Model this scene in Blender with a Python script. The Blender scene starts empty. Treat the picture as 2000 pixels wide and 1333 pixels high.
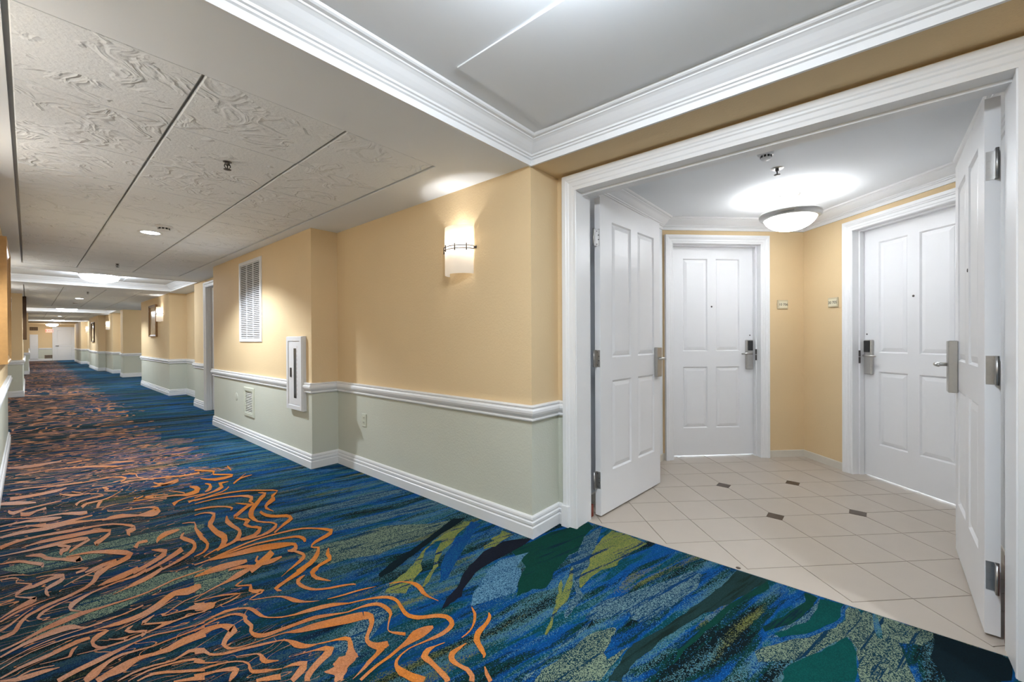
import bpy, bmesh, math, random
from mathutils import Matrix, Vector
random.seed(7)
sc = bpy.context.scene
COL = sc.collection
S2 = 2 ** -0.5

# ------------------------------------------------------------------ camera
cam_d = bpy.data.cameras.new('camera')
cam = bpy.data.objects.new('camera', cam_d)
COL.objects.link(cam)
F_PX, YAW, PITCH, ROLL, EYE = 811.755, math.radians(-49.3658), math.radians(-0.2383), math.radians(0.28135), 1.23
def cam_rows(y, p, r):
    Rz = Matrix(((math.cos(y), math.sin(y), 0), (-math.sin(y), math.cos(y), 0), (0, 0, 1)))
    M = Matrix(((1, 0, 0), (0, 0, -1), (0, 1, 0)))
    Rx = Matrix(((1, 0, 0), (0, math.cos(p), math.sin(p)), (0, -math.sin(p), math.cos(p))))
    Rr = Matrix(((math.cos(r), math.sin(r), 0), (-math.sin(r), math.cos(r), 0), (0, 0, 1)))
    return Rr @ Rx @ M @ Rz
rows = cam_rows(YAW, PITCH, ROLL)
right, down, fwd = rows[0], rows[1], rows[2]
mw = Matrix.Identity(4)
for i in range(3):
    mw[i][0], mw[i][1], mw[i][2] = right[i], -down[i], -fwd[i]
mw[2][3] = EYE
cam.matrix_world = mw
cam_d.sensor_fit = 'HORIZONTAL'
cam_d.sensor_width = 36.0
cam_d.lens = F_PX / 2000 * 36.0
cam_d.clip_start, cam_d.clip_end = 0.02, 200
sc.camera = cam

# ------------------------------------------------------------------ world, exposure, lamp strengths
w = bpy.data.worlds.new('world'); sc.world = w; w.use_nodes = True
w.node_tree.nodes['Background'].inputs[0].default_value = (0.6, 0.7, 0.9, 1)
w.node_tree.nodes['Background'].inputs[1].default_value = 0.0
vs = sc.view_settings
vs.view_transform = 'Standard'; vs.look = 'None'; vs.gamma = 1.0; vs.use_curve_mapping = False
vs.exposure = 1.52
E_DOME, E_BOWL, E_SHADE, E_SHADE_FILL = 24.0, 9.6, 0.25, 4.3
W_BULB, W_BOWLBULB, W_DOWN = 2.3, 0.3, 98.0
WARM, NEUT = (0.94, 0.97, 1.0), (0.81, 0.90, 1.0)
BOWLC = (0.93, 0.96, 1.0)

# ------------------------------------------------------------------ helpers
def lin(c):
    return tuple((v / 12.92 if v <= 0.04045 else ((v + 0.055) / 1.055) ** 2.4) for v in (x / 255 for x in c))
class NT:
    def __init__(s, name):
        s.m = bpy.data.materials.new(name); s.m.use_nodes = True
        s.t = s.m.node_tree; s.b = s.t.nodes['Principled BSDF']
    def n(s, typ, **k):
        nd = s.t.nodes.new(typ)
        for a, v in k.items():
            if a.startswith('i_'):
                key = a[2:]; key = int(key) if key.isdigit() else key.replace('_', ' ')
                nd.inputs[key].default_value = v
            else: setattr(nd, a, v)
        return nd
    def l(s, a, b): s.t.links.new(a, b)
    def math(s, op, a, b=None, c=None):
        nd = s.n('ShaderNodeMath', operation=op)
        for i, v in enumerate((a, b, c)):
            if v is None: continue
            if hasattr(v, 'is_output'): s.l(v, nd.inputs[i])
            else: nd.inputs[i].default_value = v
        return nd.outputs[0]
    def mix(s, f, a, b):
        nd = s.n('ShaderNodeMix', data_type='RGBA')
        for i, v in ((0, f), (6, a), (7, b)):
            if hasattr(v, 'is_output'): s.l(v, nd.inputs[i])
            else: nd.inputs[i].default_value = v if i == 0 else (*v, 1)
        return nd.outputs[2]
    def coord(s): return s.n('ShaderNodeNewGeometry').outputs['Position']
    def noise(s, vec, scale, detail=2, rough=0.5, dist=0.0):
        nd = s.n('ShaderNodeTexNoise', i_Scale=scale, i_Detail=detail, i_Roughness=rough, i_Distortion=dist)
        if vec is not None: s.l(vec, nd.inputs['Vector'])
        return nd.outputs['Fac']
    def ramp(s, fac, stops, const=False):
        nd = s.n('ShaderNodeValToRGB'); cr = nd.color_ramp
        cr.interpolation = 'CONSTANT' if const else 'LINEAR'
        while len(cr.elements) < len(stops): cr.elements.new(0.5)
        for e, (p, c) in zip(cr.elements, stops):
            e.position = p; e.color = (*c, 1)
        s.l(fac, nd.inputs[0]); return nd.outputs[0]
    def bump(s, h, strength, dist=0.01):
        nd = s.n('ShaderNodeBump', i_Strength=strength, i_Distance=dist)
        s.l(h, nd.inputs['Height']); s.l(nd.outputs[0], s.b.inputs['Normal'])
    def set(s, **k):
        for a, v in k.items(): s.b.inputs[a.replace('_', ' ')].default_value = v
        return s.m
MATS = {}
def plain(name, rgb, rough=0.5, metal=0.0, spec=0.5, var=0.03, scale=30, bump=0.0, bscale=200):
    t = NT(name); c = lin(rgb) if max(rgb) > 1.01 else rgb
    p = t.coord(); f = t.noise(p, scale, 3)
    lo = tuple(x * (1 - var) for x in c); hi = tuple(min(1, x * (1 + var)) for x in c)
    t.l(t.mix(f, lo, hi), t.b.inputs['Base Color'])
    t.set(Roughness=rough, Metallic=metal); t.b.inputs['Specular IOR Level'].default_value = spec
    if bump: t.bump(t.noise(p, bscale, 3, 0.6), bump, 0.003)
    MATS[name] = t.m; return t.m
def glow(name, col, strength, base=(0.9, 0.88, 0.84), rough=0.3):
    t = NT(name); f = t.noise(t.coord(), 14, 2)
    t.l(t.mix(f, tuple(x * 0.97 for x in base), base), t.b.inputs['Base Color'])
    t.set(Roughness=rough); t.b.inputs['Emission Color'].default_value = (*col, 1)
    t.b.inputs['Emission Strength'].default_value = strength
    MATS[name] = t.m; return t.m

class MB:
    def __init__(s): s.v = []; s.f = []; s.mi = []; s.sm = []
    def add(s, vs, fs, mi=0, smooth=False):
        o = len(s.v); s.v += [tuple(v) for v in vs]
        for k, f in enumerate(fs):
            s.f.append(tuple(i + o for i in f)); s.mi.append(mi[k] if isinstance(mi, (list, tuple)) else mi); s.sm.append(smooth)
        return s
    def box(s, x0, x1, y0, y1, z0, z1, mi=0, M=None):
        vs = [Vector((x, y, z)) for z in (z0, z1) for y in (y0, y1) for x in (x0, x1)]
        if M is not None: vs = [M @ v for v in vs]
        return s.add(vs, [(0, 2, 3, 1), (4, 5, 7, 6), (0, 1, 5, 4), (2, 6, 7, 3), (0, 4, 6, 2), (1, 3, 7, 5)], mi)
    def bevbox(s, x0, x1, y0, y1, z0, z1, b, mi=0):
        # box with every corner chamfered by b
        vs = []; idx = {}
        X, Y, Z = (x0, x1), (y0, y1), (z0, z1)
        for i in (0, 1):
            for j in (0, 1):
                for k in (0, 1):
                    sx, sy, sz = (1 - 2 * i), (1 - 2 * j), (1 - 2 * k)
                    for a in range(3):
                        p = [X[i] + sx * b, Y[j] + sy * b, Z[k] + sz * b]
                        p[a] = (X[i], Y[j], Z[k])[a]
                        idx[(i, j, k, a)] = len(vs); vs.append(p)
        fs = []
        for a in range(3):
            o = [q for q in range(3) if q != a]
            for e in (0, 1):
                q = []
                for c in ((0, 0), (1, 0), (1, 1), (0, 1)):
                    key = [0, 0, 0]; key[a] = e; key[o[0]] = c[0]; key[o[1]] = c[1]
                    q.append(idx[(*key, a)])
                fs.append(q if (e == 1) != (a == 1) else q[::-1])
        for a in range(3):
            o = [q for q in range(3) if q != a]
            for c in ((0, 0), (1, 0), (1, 1), (0, 1)):
                k0 = [0, 0, 0]; k0[o[0]] = c[0]; k0[o[1]] = c[1]; k1 = list(k0); k1[a] = 1
                fs.append([idx[(*k0, o[0])], idx[(*k1, o[0])], idx[(*k1, o[1])], idx[(*k0, o[1])]])
        for i in (0, 1):
            for j in (0, 1):
                for k in (0, 1): fs.append([idx[(i, j, k, a)] for a in range(3)])
        return s.add(vs, fs, mi)
    def prism(s, pts, z0, z1, mi=0, mi_top=None):
        n = len(pts)
        vs = [(x, y, z0) for x, y in pts] + [(x, y, z1) for x, y in pts]
        fs = [tuple(range(n))[::-1], tuple(range(n, 2 * n))] + [(i, (i + 1) % n, n + (i + 1) % n, n + i) for i in range(n)]
        return s.add(vs, fs, [mi, mi if mi_top is None else mi_top] + [mi] * n)
    def lathe(s, prof, cx=0, cy=0, cz=0, n=32, mi=0, a0=0.0, a1=2 * math.pi, sy=1.0, smooth=True, axis='z'):
        full = abs(a1 - a0 - 2 * math.pi) < 1e-6; m = n if full else n + 1
        vs = []
        for i in range(m):
            a = a0 + (a1 - a0) * i / n
            for r, z in prof:
                p = (r * math.cos(a), r * math.sin(a) * sy, z)
                if axis == 'x': p = (p[2], p[0], p[1])
                elif axis == 'y': p = (p[0], p[2], p[1])
                vs.append((cx + p[0], cy + p[1], cz + p[2]))
        k = len(prof); fs = []
        for i in range(n):
            j = (i + 1) % m
            for q in range(k - 1): fs.append((i * k + q, j * k + q, j * k + q + 1, i * k + q + 1))
        return s.add(vs, fs, mi, smooth)
    def tube(s, pts, r, n=8, mi=0, closed=False):
        P = [Vector(p) for p in pts]; N = len(P); rs = r if isinstance(r, (list, tuple)) else [r] * N
        vs = []
        for i, p in enumerate(P):
            a = P[i - 1] if (i > 0 or closed) else p; b = P[(i + 1) % N] if (i < N - 1 or closed) else p
            d = (b - a).normalized(); up = Vector((0, 0, 1)) if abs(d.z) < 0.9 else Vector((1, 0, 0))
            e = d.cross(up).normalized(); g = e.cross(d)
            for k in range(n):
                t = 2 * math.pi * k / n; vs.append(p + e * math.cos(t) * rs[i] + g * math.sin(t) * rs[i])
        fs = []
        for i in range(N if closed else N - 1):
            j = (i + 1) % N
            for k in range(n): fs.append((i * n + k, i * n + (k + 1) % n, j * n + (k + 1) % n, j * n + k))
        if not closed: fs += [tuple(range(n))[::-1], tuple(range((N - 1) * n, N * n))]
        return s.add(vs, fs, mi, True)
    def sweep(s, path, prof, fn=None, closed=False, mi=0, cap=True, smooth=False):
        """profile (d, h): d to the left of the path in its plane, h along the third axis"""
        P = [Vector(p) for p in path]; N = len(P); k = len(prof); fn = fn or (lambda a, b, h: (a, b, h)); vs = []
        for i, p in enumerate(P):
            ns = []
            if i > 0 or closed: d = (p - P[i - 1]).normalized(); ns.append(Vector((-d.y, d.x)))
            if i < N - 1 or closed: d = (P[(i + 1) % N] - p).normalized(); ns.append(Vector((-d.y, d.x)))
            if len(ns) == 2: m = (ns[0] + ns[1]) / max(1e-6, 1 + ns[0].dot(ns[1]))
            else: m = ns[0]
            for dd, h in prof:
                q = p + m * dd; vs.append(fn(q.x, q.y, h))
        fs = []; mis = []
        for i in range(N if closed else N - 1):
            j = (i + 1) % N
            for q in range(k):
                r = (q + 1) % k
                fs.append((i * k + q, i * k + r, j * k + r, j * k + q)); mis.append(mi[q] if isinstance(mi, (list, tuple)) else mi)
        if not closed and cap:
            fs += [tuple(range(k)), tuple(range((N - 1) * k, N * k))[::-1]]
            mis += [mi[0] if isinstance(mi, (list, tuple)) else mi] * 2
        return s.add(vs, fs, mis, smooth)
    def mesh(s, name):
        me = bpy.data.meshes.new(name); me.from_pydata(s.v, [], s.f); me.polygons.foreach_set('material_index', s.mi)
        me.polygons.foreach_set('use_smooth', s.sm)
        bm = bmesh.new(); bm.from_mesh(me); bmesh.ops.recalc_face_normals(bm, faces=bm.faces); bm.to_mesh(me); bm.free()
        return me
    def build(s, name, mats, parent=None, M=None):
        me = s.mesh(name)
        for m in (mats if isinstance(mats, (list, tuple)) else [mats]): me.materials.append(m)
        return link(name, me, parent, M)
def link(name, me, parent=None, M=None):
    o = bpy.data.objects.new(name, me); COL.objects.link(o)
    if parent is not None: o.parent = parent
    if M is not None: o.matrix_local = M
    return o
def copy_part(o, parent, M=None, name=None):
    c = o.copy(); COL.objects.link(c); c.parent = parent
    if M is not None: c.matrix_local = M
    return c
def copy_tree(o, parent=None):
    c = o.copy(); COL.objects.link(c); c.parent = parent
    for ch in list(o.children): copy_tree(ch, c)
    return c
def tag(o, label=None, cat=None, group=None, kind=None):
    if label: o['label'] = label
    if cat: o['category'] = cat
    if group: o['group'] = group
    if kind: o['kind'] = kind
    return o
def empty(name, loc=(0, 0, 0), rz=0.0, label=None, cat=None, group=None, kind=None, parent=None):
    o = bpy.data.objects.new(name, None); COL.objects.link(o); o.location = loc; o.rotation_euler = (0, 0, rz)
    o.empty_display_size = 0.1
    if parent is not None: o.parent = parent
    return tag(o, label, cat, group, kind)
def T(x, y, z): return Matrix.Translation((x, y, z))
def RZ(a): return Matrix.Rotation(a, 4, 'Z')
def flip(x): return 1.61 - x          # the corridor is symmetrical about its centre line
def text_mesh(s, size, name, mat, parent, M, depth=0.0006):
    c = bpy.data.curves.new(name, 'FONT'); c.body = s; c.size = size; c.align_x = 'CENTER'; c.align_y = 'CENTER'; c.extrude = depth; c.resolution_u = 3
    o = bpy.data.objects.new(name + '_tmp', c); COL.objects.link(o)
    dg = bpy.context.evaluated_depsgraph_get(); me = bpy.data.meshes.new_from_object(o.evaluated_get(dg))
    bpy.data.objects.remove(o); me.name = name; me.materials.clear(); me.materials.append(mat)
    return link(name, me, parent, M)

# carpet pattern, floor coordinates in millimetres: swirl ribbons as left/right edge pairs, colour fields as outlines
SWIRLS = """963 1838 967 1847 1000 1819 1004 1829 1035 1799 1040 1811 1064 1778 1071 1791 1087 1754 1098 1772 1103 1732 1117 1751 1112 1711 1128 1727 1114 1690 1132 1701 1112 1668 1130 1672 1104 1641 1121 1641 1094 1611 1112 1612 1087 1579 1107 1586 1086 1548 1106 1562 1094 1523 1112 1541 1106 1502 1122 1523 1123 1487 1137 1507 1141 1473 1154 1493 1158 1458 1172 1478 1173 1443 1189 1463 1183 1428 1202 1446 1189 1413 1210 1427 1187 1395 1211 1401 1183 1381 1204 1375 1179 1375 1188 1355 1169 1369 1168 1344 1151 1364 1146 1340 1128 1362 1121 1341 1105 1364 1098 1346 1081 1368 1075 1353 1057 1372 1054 1363 1034 1378 1031 1371 1008 1385 1005 1379 983 1390 981 1384 961 1391 960 1384 942 1389 941 1381 925 1384 926 1375 911 1378 913 1366 899 1368 906 1358 890 1354 903 1349 882 1332 903 1335 878 1306 906 1318 882 1280 911 1298 888 1254 917 1274 895 1228 926 1250 903 1202 935 1225
1177 1833 1179 1837 1202 1815 1205 1821 1224 1795 1229 1803 1239 1771 1247 1782 1247 1744 1262 1760 1248 1718 1271 1735 1246 1694 1273 1705 1239 1671 1265 1675 1232 1643 1256 1650 1231 1616 1250 1625 1235 1591 1246 1598 1241 1563 1247 1568 1248 1535 1250 1537
933 1780 935 1788 962 1773 965 1784 989 1764 994 1778 1012 1751 1020 1771 1030 1738 1041 1759 1042 1723 1057 1746 1048 1706 1068 1726 1051 1682 1072 1696 1051 1658 1071 1665 1048 1641 1064 1639 1044 1627 1053 1617 1036 1614 1039 1605 1024 1601 1026 1594 1008 1582 1011 1577 994 1564 997 1560 984 1548 989 1546 980 1531 986 1535 985 1514 992 1522 992 1496 1002 1508 1002 1478 1013 1492 1012 1459 1025 1474
1124 1422 1117 1406 1112 1434 1099 1402 1097 1444 1080 1398 1075 1454 1056 1397 1049 1458 1033 1398 1025 1449 1017 1401 1004 1438 998 1404 981 1432 976 1407 957 1428 954 1409 931 1422 929 1406 904 1417 902 1403 879 1416 877 1402 850 1415 848 1401 813 1408 812 1395 775 1400 774 1387
952 1684 981 1733 963 1674 992 1716 968 1672 999 1684 965 1660 982 1645 953 1636 961 1618 934 1616 939 1597 914 1596 920 1580 898 1577 907 1563 886 1554 901 1551 882 1527 902 1539 885 1503 907 1526 892 1482 915 1514 905 1466 925 1505 921 1461 934 1498 937 1463 946 1490
912 1494 915 1458 896 1481 898 1453 879 1469 880 1447 859 1461 858 1441 837 1454 837 1436 818 1445 818 1429 799 1436 799 1423 778 1427 778 1420 757 1420 757 1417
1317 1384 1320 1384 1305 1363 1312 1361 1291 1343 1301 1337 1271 1323 1279 1313 1250 1304 1254 1293 1228 1289 1229 1280 1206 1279 1205 1271 1182 1275 1180 1270 1157 1274 1156 1271
1340 1297 1344 1295 1325 1284 1334 1276 1312 1275 1316 1257 1292 1268 1291 1247 1268 1262 1265 1240 1244 1259 1240 1233 1219 1254 1219 1226 1196 1242 1206 1218 1175 1222 1196 1209 1162 1193 1184 1188 1153 1167 1172 1164 1148 1150 1164 1148 1146 1141 1156 1134 1142 1135 1145 1128 1135 1130 1136 1126
1093 1305 1092 1302 1074 1314 1072 1309 1056 1322 1053 1314 1041 1331 1035 1314 1024 1335 1021 1310 1004 1332 1008 1303 982 1315 1004 1300 978 1288 1004 1295 981 1268 1002 1273 979 1242 999 1245 976 1214 997 1217 974 1189 995 1192 972 1170 993 1170 969 1161 988 1154 965 1153 982 1144
1148 1237 1146 1233 1129 1241 1126 1232 1110 1245 1106 1230 1093 1249 1088 1228 1074 1249 1075 1224 1055 1238 1066 1218 1040 1217 1062 1213 1039 1193 1059 1198 1043 1171 1058 1177 1045 1150 1062 1157 1046 1132 1065 1137 1043 1115 1063 1115 1039 1103 1057 1095 1034 1098 1045 1082 1025 1092 1034 1074
1107 1095 1111 1092 1095 1082 1104 1077 1083 1067 1096 1062 1074 1050 1089 1045 1066 1033 1081 1028
459 2197 459 2204 483 2200 483 2209 508 2202 509 2214 540 2206 541 2221 574 2202 577 2226 608 2192 611 2207 636 2172 640 2185 648 2146 657 2166 654 2120 667 2140 658 2089 672 2106 663 2057 675 2074 672 2035 679 2047 684 2015 688 2023 703 1993 705 2001 724 1973 727 1982 745 1957 748 1968 769 1943 773 1957 799 1927 805 1951 833 1911 842 1941 871 1893 881 1923 909 1874 919 1900 937 1856 945 1874 963 1838 967 1847
451 2157 451 2167 480 2167 480 2178 509 2175 510 2187 539 2175 540 2187 565 2170 566 2183 584 2163 586 2177 598 2150 602 2166 608 2129 617 2150 614 2111 626 2125 611 2097 625 2095 607 2069 622 2076 610 2037 624 2050 612 2016 626 2017 609 2005 617 1992 602 1985 611 1980 599 1958 612 1967 602 1930 616 1954 614 1910 624 1938 630 1896 636 1923 649 1890 653 1915 674 1885 678 1908 710 1878 714 1900 749 1869 754 1890 785 1859 791 1882 818 1846 825 1872 843 1832 851 1855 867 1818 874 1837 893 1804 897 1815 914 1791 917 1799 925 1784 928 1792 933 1780 936 1788
443 2100 442 2142 467 2108 467 2151 490 2112 492 2155 513 2111 517 2146 531 2102 538 2131 539 2079 554 2114 543 2052 564 2097 548 2040 572 2080 553 2066 569 2027 545 2055 550 2010 528 2035 533 1999 513 2014 521 1985 502 1987 515 1974 503 1954 514 1964 511 1933 517 1947 522 1921 525 1931 538 1910 539 1919 558 1902 559 1909 583 1893 584 1899 617 1883 618 1890 652 1873 653 1881 678 1864 679 1872 700 1852 702 1862 719 1830 726 1851 741 1808 750 1840 765 1793 776 1833 796 1776 810 1822 847 1743 866 1796 899 1710 921 1768 930 1693 953 1750 955 1682 977 1736
419 2000 422 2033 432 1992 437 2026 442 1985 451 2012 446 1972 456 1986 454 1950 459 1965 470 1930 473 1946 490 1912 493 1929 514 1899 517 1917 542 1887 545 1905 573 1870 576 1888 604 1853 607 1870 635 1839 638 1850 662 1824 664 1833 676 1811 680 1820 683 1794 691 1807 685 1770 701 1788 687 1743 708 1771 698 1722 714 1750 712 1705 722 1728 731 1694 737 1711 753 1687 755 1694 775 1674 777 1681 796 1662 798 1670 812 1653 815 1662 824 1640 830 1656 837 1626 848 1646 843 1614 861 1625 837 1601 852 1591 825 1578 840 1565 815 1559 834 1544 805 1542 827 1524
520 1863 521 1867 541 1847 542 1853 560 1831 562 1838 574 1816 576 1825 580 1801 588 1812 577 1793 591 1792 573 1778 590 1777 574 1756 590 1770 582 1738 591 1759 598 1727 603 1741 618 1717 619 1719
666 1696 667 1699 687 1685 688 1690 707 1673 709 1680 727 1663 729 1671 744 1648 749 1664 761 1626 773 1655 764 1626 790 1623 760 1633 763 1591 737 1620 738 1583 718 1610 719 1576 698 1600 700 1569 677 1588 681 1559 659 1575 666 1548 647 1558 659 1538 640 1543 654 1525
615 1663 615 1667 630 1658 631 1665 644 1648 648 1663 661 1628 670 1654 667 1619 689 1630 664 1629 671 1593 647 1617 651 1582 629 1604 632 1573 611 1591 613 1566
395 1896 396 1907 416 1887 417 1899 438 1877 440 1890 465 1866 466 1877 490 1852 492 1862 511 1833 513 1842 526 1814 529 1822 533 1797 538 1803 534 1782 542 1783 530 1767 539 1762 527 1746 538 1750 531 1726 540 1744 540 1713 547 1735 552 1702 557 1723 567 1691 572 1709 588 1679 590 1689 610 1665 611 1668
405 1956 413 1974 415 1937 420 1951 428 1918 430 1927 450 1897 452 1903 476 1876 477 1879
388 1855 390 1884 417 1845 419 1865 444 1835 445 1846 465 1817 468 1835 480 1801 485 1826 491 1789 499 1814 492 1793 507 1787 489 1793 495 1765 478 1782 483 1756 470 1767 475 1750 464 1752 466 1745
527 1670 530 1685 543 1657 547 1677 558 1643 564 1668 573 1629 581 1657 589 1615 597 1644
503 2403 504 2411 541 2390 542 2398 576 2374 578 2385 605 2355 608 2370 629 2336 633 2353 652 2318 656 2331 662 2309 664 2304 643 2300 642 2288 611 2292 610 2279 582 2286 582 2278 553 2281 553 2278
714 2437 714 2432 687 2426 687 2413 667 2410 672 2400 675 2384 679 2400 691 2372 695 2387 707 2357 712 2375 714 2342 727 2360 709 2339 719 2321 697 2307 714 2312 703 2274 717 2306 714 2257 724 2292 730 2247 739 2282 738 2255 752 2258 734 2262 732 2237 714 2250 713 2236 691 2241 690 2231 674 2226 678 2227 687 2209 689 2217 711 2192 713 2200 738 2174 740 2181 764 2153 766 2161 780 2132 785 2143 790 2106 800 2125 796 2077 810 2100 803 2047 819 2075 818 2022 829 2046 838 2002 843 2014 861 1982 864 1989 887 1963 888 1966
970 2331 966 2290 945 2318 940 2275 917 2305 912 2261 881 2286 876 2251 844 2267 841 2240 811 2255 809 2223 785 2236 793 2212 787 2196 797 2216 802 2184 805 2190
1013 2279 1009 2240 990 2269 987 2226 965 2245 977 2216 951 2196 975 2208 954 2153 973 2180 973 2116 985 2136 997 2080 1000 2086
935 2242 934 2233 913 2241 910 2215 890 2231 894 2201 874 2194 893 2195 872 2156 892 2177 880 2117 896 2140 895 2082 906 2102 913 2058 920 2073 936 2037 942 2051 965 2017 971 2033 995 1999 1002 2016 1022 1984 1029 2000 1044 1971 1050 1984 1056 1961 1061 1971 1063 1952 1068 1959
917 1945 920 1951 948 1929 951 1938 979 1915 982 1926 1011 1904 1015 1916 1045 1893 1049 1903 1083 1877 1086 1884 1122 1860 1123 1862
784 2548 780 2515 748 2545 743 2494 715 2538 710 2478 689 2520 686 2472 661 2500 659 2469 620 2483 618 2466 577 2469 576 2456 540 2448 540 2438 506 2426 506 2417
557 2653 558 2671 588 2644 592 2679 620 2635 626 2682 651 2624 660 2678 683 2612 694 2673
922 2368 921 2363 851 2316 851 2313
529 2516 537 2578 554 2518 559 2560
-101 3430 -102 3444 -81 3422 -82 3437 -60 3409 -61 3425 -36 3384 -36 3397 -11 3354 -11 3363
-100 3384 -101 3402 -81 3377 -82 3396 -63 3367 -64 3387 -48 3351 -48 3371 -41 3339 -37 3343 -46 3326 -42 3312 -46 3285 -45 3299 -19 3246 -19 3262 5 3209 6 3227 1 3220 6 3188 -10 3214 -5 3174 -24 3197 -19 3159 -37 3177 -31 3143 -47 3151 -42 3129 -48 3111 -45 3125 -31 3082 -31 3100 -11 3055 -11 3073 6 3026 7 3058 14 3010 21 3039 10 3039 18 2986 -2 3030 5 2973 -23 3010 -17 2965 -47 2985 -42 2954 -68 2953 -65 2937 -88 2923 -87 2913
-93 3139 -94 3148 -67 3152 -68 3161 -40 3162 -41 3174 -14 3161 -15 3183 14 3157 10 3198 44 3172 40 3217 73 3186 70 3234 98 3186 97 3238 112 3180 117 3225 108 3195 118 3156 98 3171 105 3122 83 3153 88 3105 67 3139 71 3094 56 3124 61 3085 48 3106 55 3076 45 3073 56 3066 47 3040 58 3050 52 3015 59 3029 58 2996 61 3002
20 3281 20 3290 43 3272 42 3286 66 3258 66 3277 90 3228 90 3254 114 3189 116 3230
85 3307 85 3316 116 3280 116 3294 146 3253 147 3271 182 3221 183 3245 201 3199 209 3217 187 3214 189 3177 158 3200 159 3174
109 3059 109 3065 142 3083 141 3094 177 3106 176 3123 215 3126 215 3144 256 3146 256 3164
-85 2878 -88 2894 -61 2903 -63 2922 -34 2926 -36 2946 -2 2943 -4 2961 30 2955 29 2969 55 2960 55 2969 79 2962 78 2966
268 3150 271 3098 246 3137 251 3070 225 3114 236 3045 216 3071 229 3022 210 3036 218 2990 197 3005 201 2965 177 2977 179 2944 146 2955 148 2924 113 2938 115 2907 83 2929 85 2898 56 2921 59 2890 33 2906 37 2876 15 2890 18 2861 0 2881 3 2853 -13 2867 -8 2840 -27 2839 -20 2807 -39 2806 -29 2771 -44 2776 -35 2742 -50 2755 -44 2719 -66 2747 -61 2712 -84 2744 -80 2711
-82 2786 -86 2813 -69 2798 -73 2823 -55 2817 -59 2835 -37 2847 -40 2863 -19 2879 -21 2892 -5 2899 -6 2909 8 2915 7 2923
381 3025 382 2973 348 3011 349 2947 316 2998 317 2928 285 2984 285 2924 257 2970 258 2926 238 2952 239 2929 223 2939 223 2929
407 2962 408 2927 383 2941 384 2905 358 2924 357 2890 328 2918 327 2895 291 2916 291 2899 242 2903 243 2887 197 2888 198 2871 171 2880 173 2851 152 2870 156 2831 134 2857 140 2810 121 2837 130 2790 113 2804 125 2781 118 2758 123 2780 133 2736 135 2748 153 2712 153 2715
36 2769 36 2764 28 2789 26 2775 26 2795 17 2804 30 2808 24 2838 43 2832 39 2861 66 2856 64 2872 96 2874 95 2882 129 2887 128 2893 164 2898 164 2903
467 2913 468 2879 441 2892 442 2848 414 2873 414 2821 381 2856 381 2804 350 2840 350 2794 333 2826 334 2791 318 2811 318 2793 290 2797 290 2785 260 2782 260 2777
-78 2607 -80 2623 -52 2613 -55 2629 -26 2622 -28 2639 2 2636 -1 2660 31 2651 27 2680 60 2655 56 2698 91 2657 86 2711 121 2666 118 2716 152 2674 151 2714 183 2674 182 2705 217 2673 217 2693 259 2669 259 2687 303 2666 303 2682 339 2663 339 2679 377 2666 377 2681 426 2684 426 2699 482 2702 482 2716 544 2702 545 2716 610 2698 612 2709
-77 2558 -79 2570 -45 2575 -48 2592 -12 2587 -15 2615 24 2591 20 2630 59 2589 55 2639 87 2585 85 2639 110 2579 109 2630 122 2572 124 2613 131 2562 134 2592 143 2552 144 2569 158 2541 158 2552 179 2539 179 2550 205 2540 205 2552 236 2537 236 2549 271 2536 270 2548 306 2542 305 2554 342 2551 342 2563
-76 2504 -77 2510 -39 2525 -40 2532 1 2542 0 2550 42 2549 42 2558 84 2549 84 2559 123 2544 123 2554 158 2538 158 2547 183 2535 183 2543 204 2533 204 2541
-75 2465 -76 2472 -40 2489 -41 2496 1 2509 0 2517 56 2513 55 2522 111 2507 111 2517 153 2494 153 2504 184 2477 184 2487 206 2460 207 2470 214 2453 217 2446 202 2457 204 2428 182 2457 186 2415 167 2442 174 2404 158 2414 169 2397 162 2371 170 2383 172 2340 176 2359 184 2323 185 2343 201 2314 201 2329 227 2307 227 2320 260 2303 260 2314 301 2301 301 2312 341 2301 341 2313 365 2300 365 2323 383 2301 383 2331 393 2300 395 2326 406 2301 406 2317 432 2300 433 2314 462 2298 463 2309 489 2291 490 2300 515 2281 516 2289
554 2569 552 2517 529 2569 525 2501 506 2571 497 2494 483 2583 474 2515 457 2590 454 2533 432 2575 435 2519 409 2552 412 2495 379 2527 381 2475 348 2505 350 2459 322 2494 322 2451 296 2490 296 2450 271 2491 271 2452 247 2494 247 2459 224 2496 224 2472 201 2497 201 2486 177 2500 178 2491 155 2502 155 2494
-72 2395 -74 2407 -50 2406 -53 2420 -24 2414 -27 2435 13 2417 10 2442 54 2420 51 2449 91 2429 88 2461 124 2437 122 2470 144 2437 143 2466 161 2433 160 2457
123 2419 124 2416 117 2418 118 2407 109 2416 114 2396 103 2402 110 2380 98 2387 106 2365 98 2377 103 2356 95 2369 96 2357 82 2370 82 2362 64 2376 64 2370 44 2383 44 2379 22 2392 23 2389
117 2352 117 2355 138 2341 138 2346 158 2330 158 2338 179 2321 179 2330 201 2312 201 2323
-73 2380 -73 2386 -54 2356 -55 2375 -36 2337 -38 2365 -18 2325 -20 2359 1 2319 -2 2354 21 2315 18 2347 40 2313 38 2339 56 2313 55 2325 70 2310 70 2314
-36 2353 -38 2362 -19 2362 -21 2373 0 2367 -1 2378 27 2356 27 2364 58 2340 58 2343
64 2209 60 2239 87 2218 83 2248 113 2225 110 2256 147 2229 144 2263 182 2234 179 2269 212 2243 210 2272 241 2252 239 2274 272 2260 272 2274 303 2262 302 2274 326 2259 326 2272 349 2252 350 2264 378 2236 379 2248 411 2218 412 2228 451 2204 452 2213 494 2189 495 2199
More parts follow.
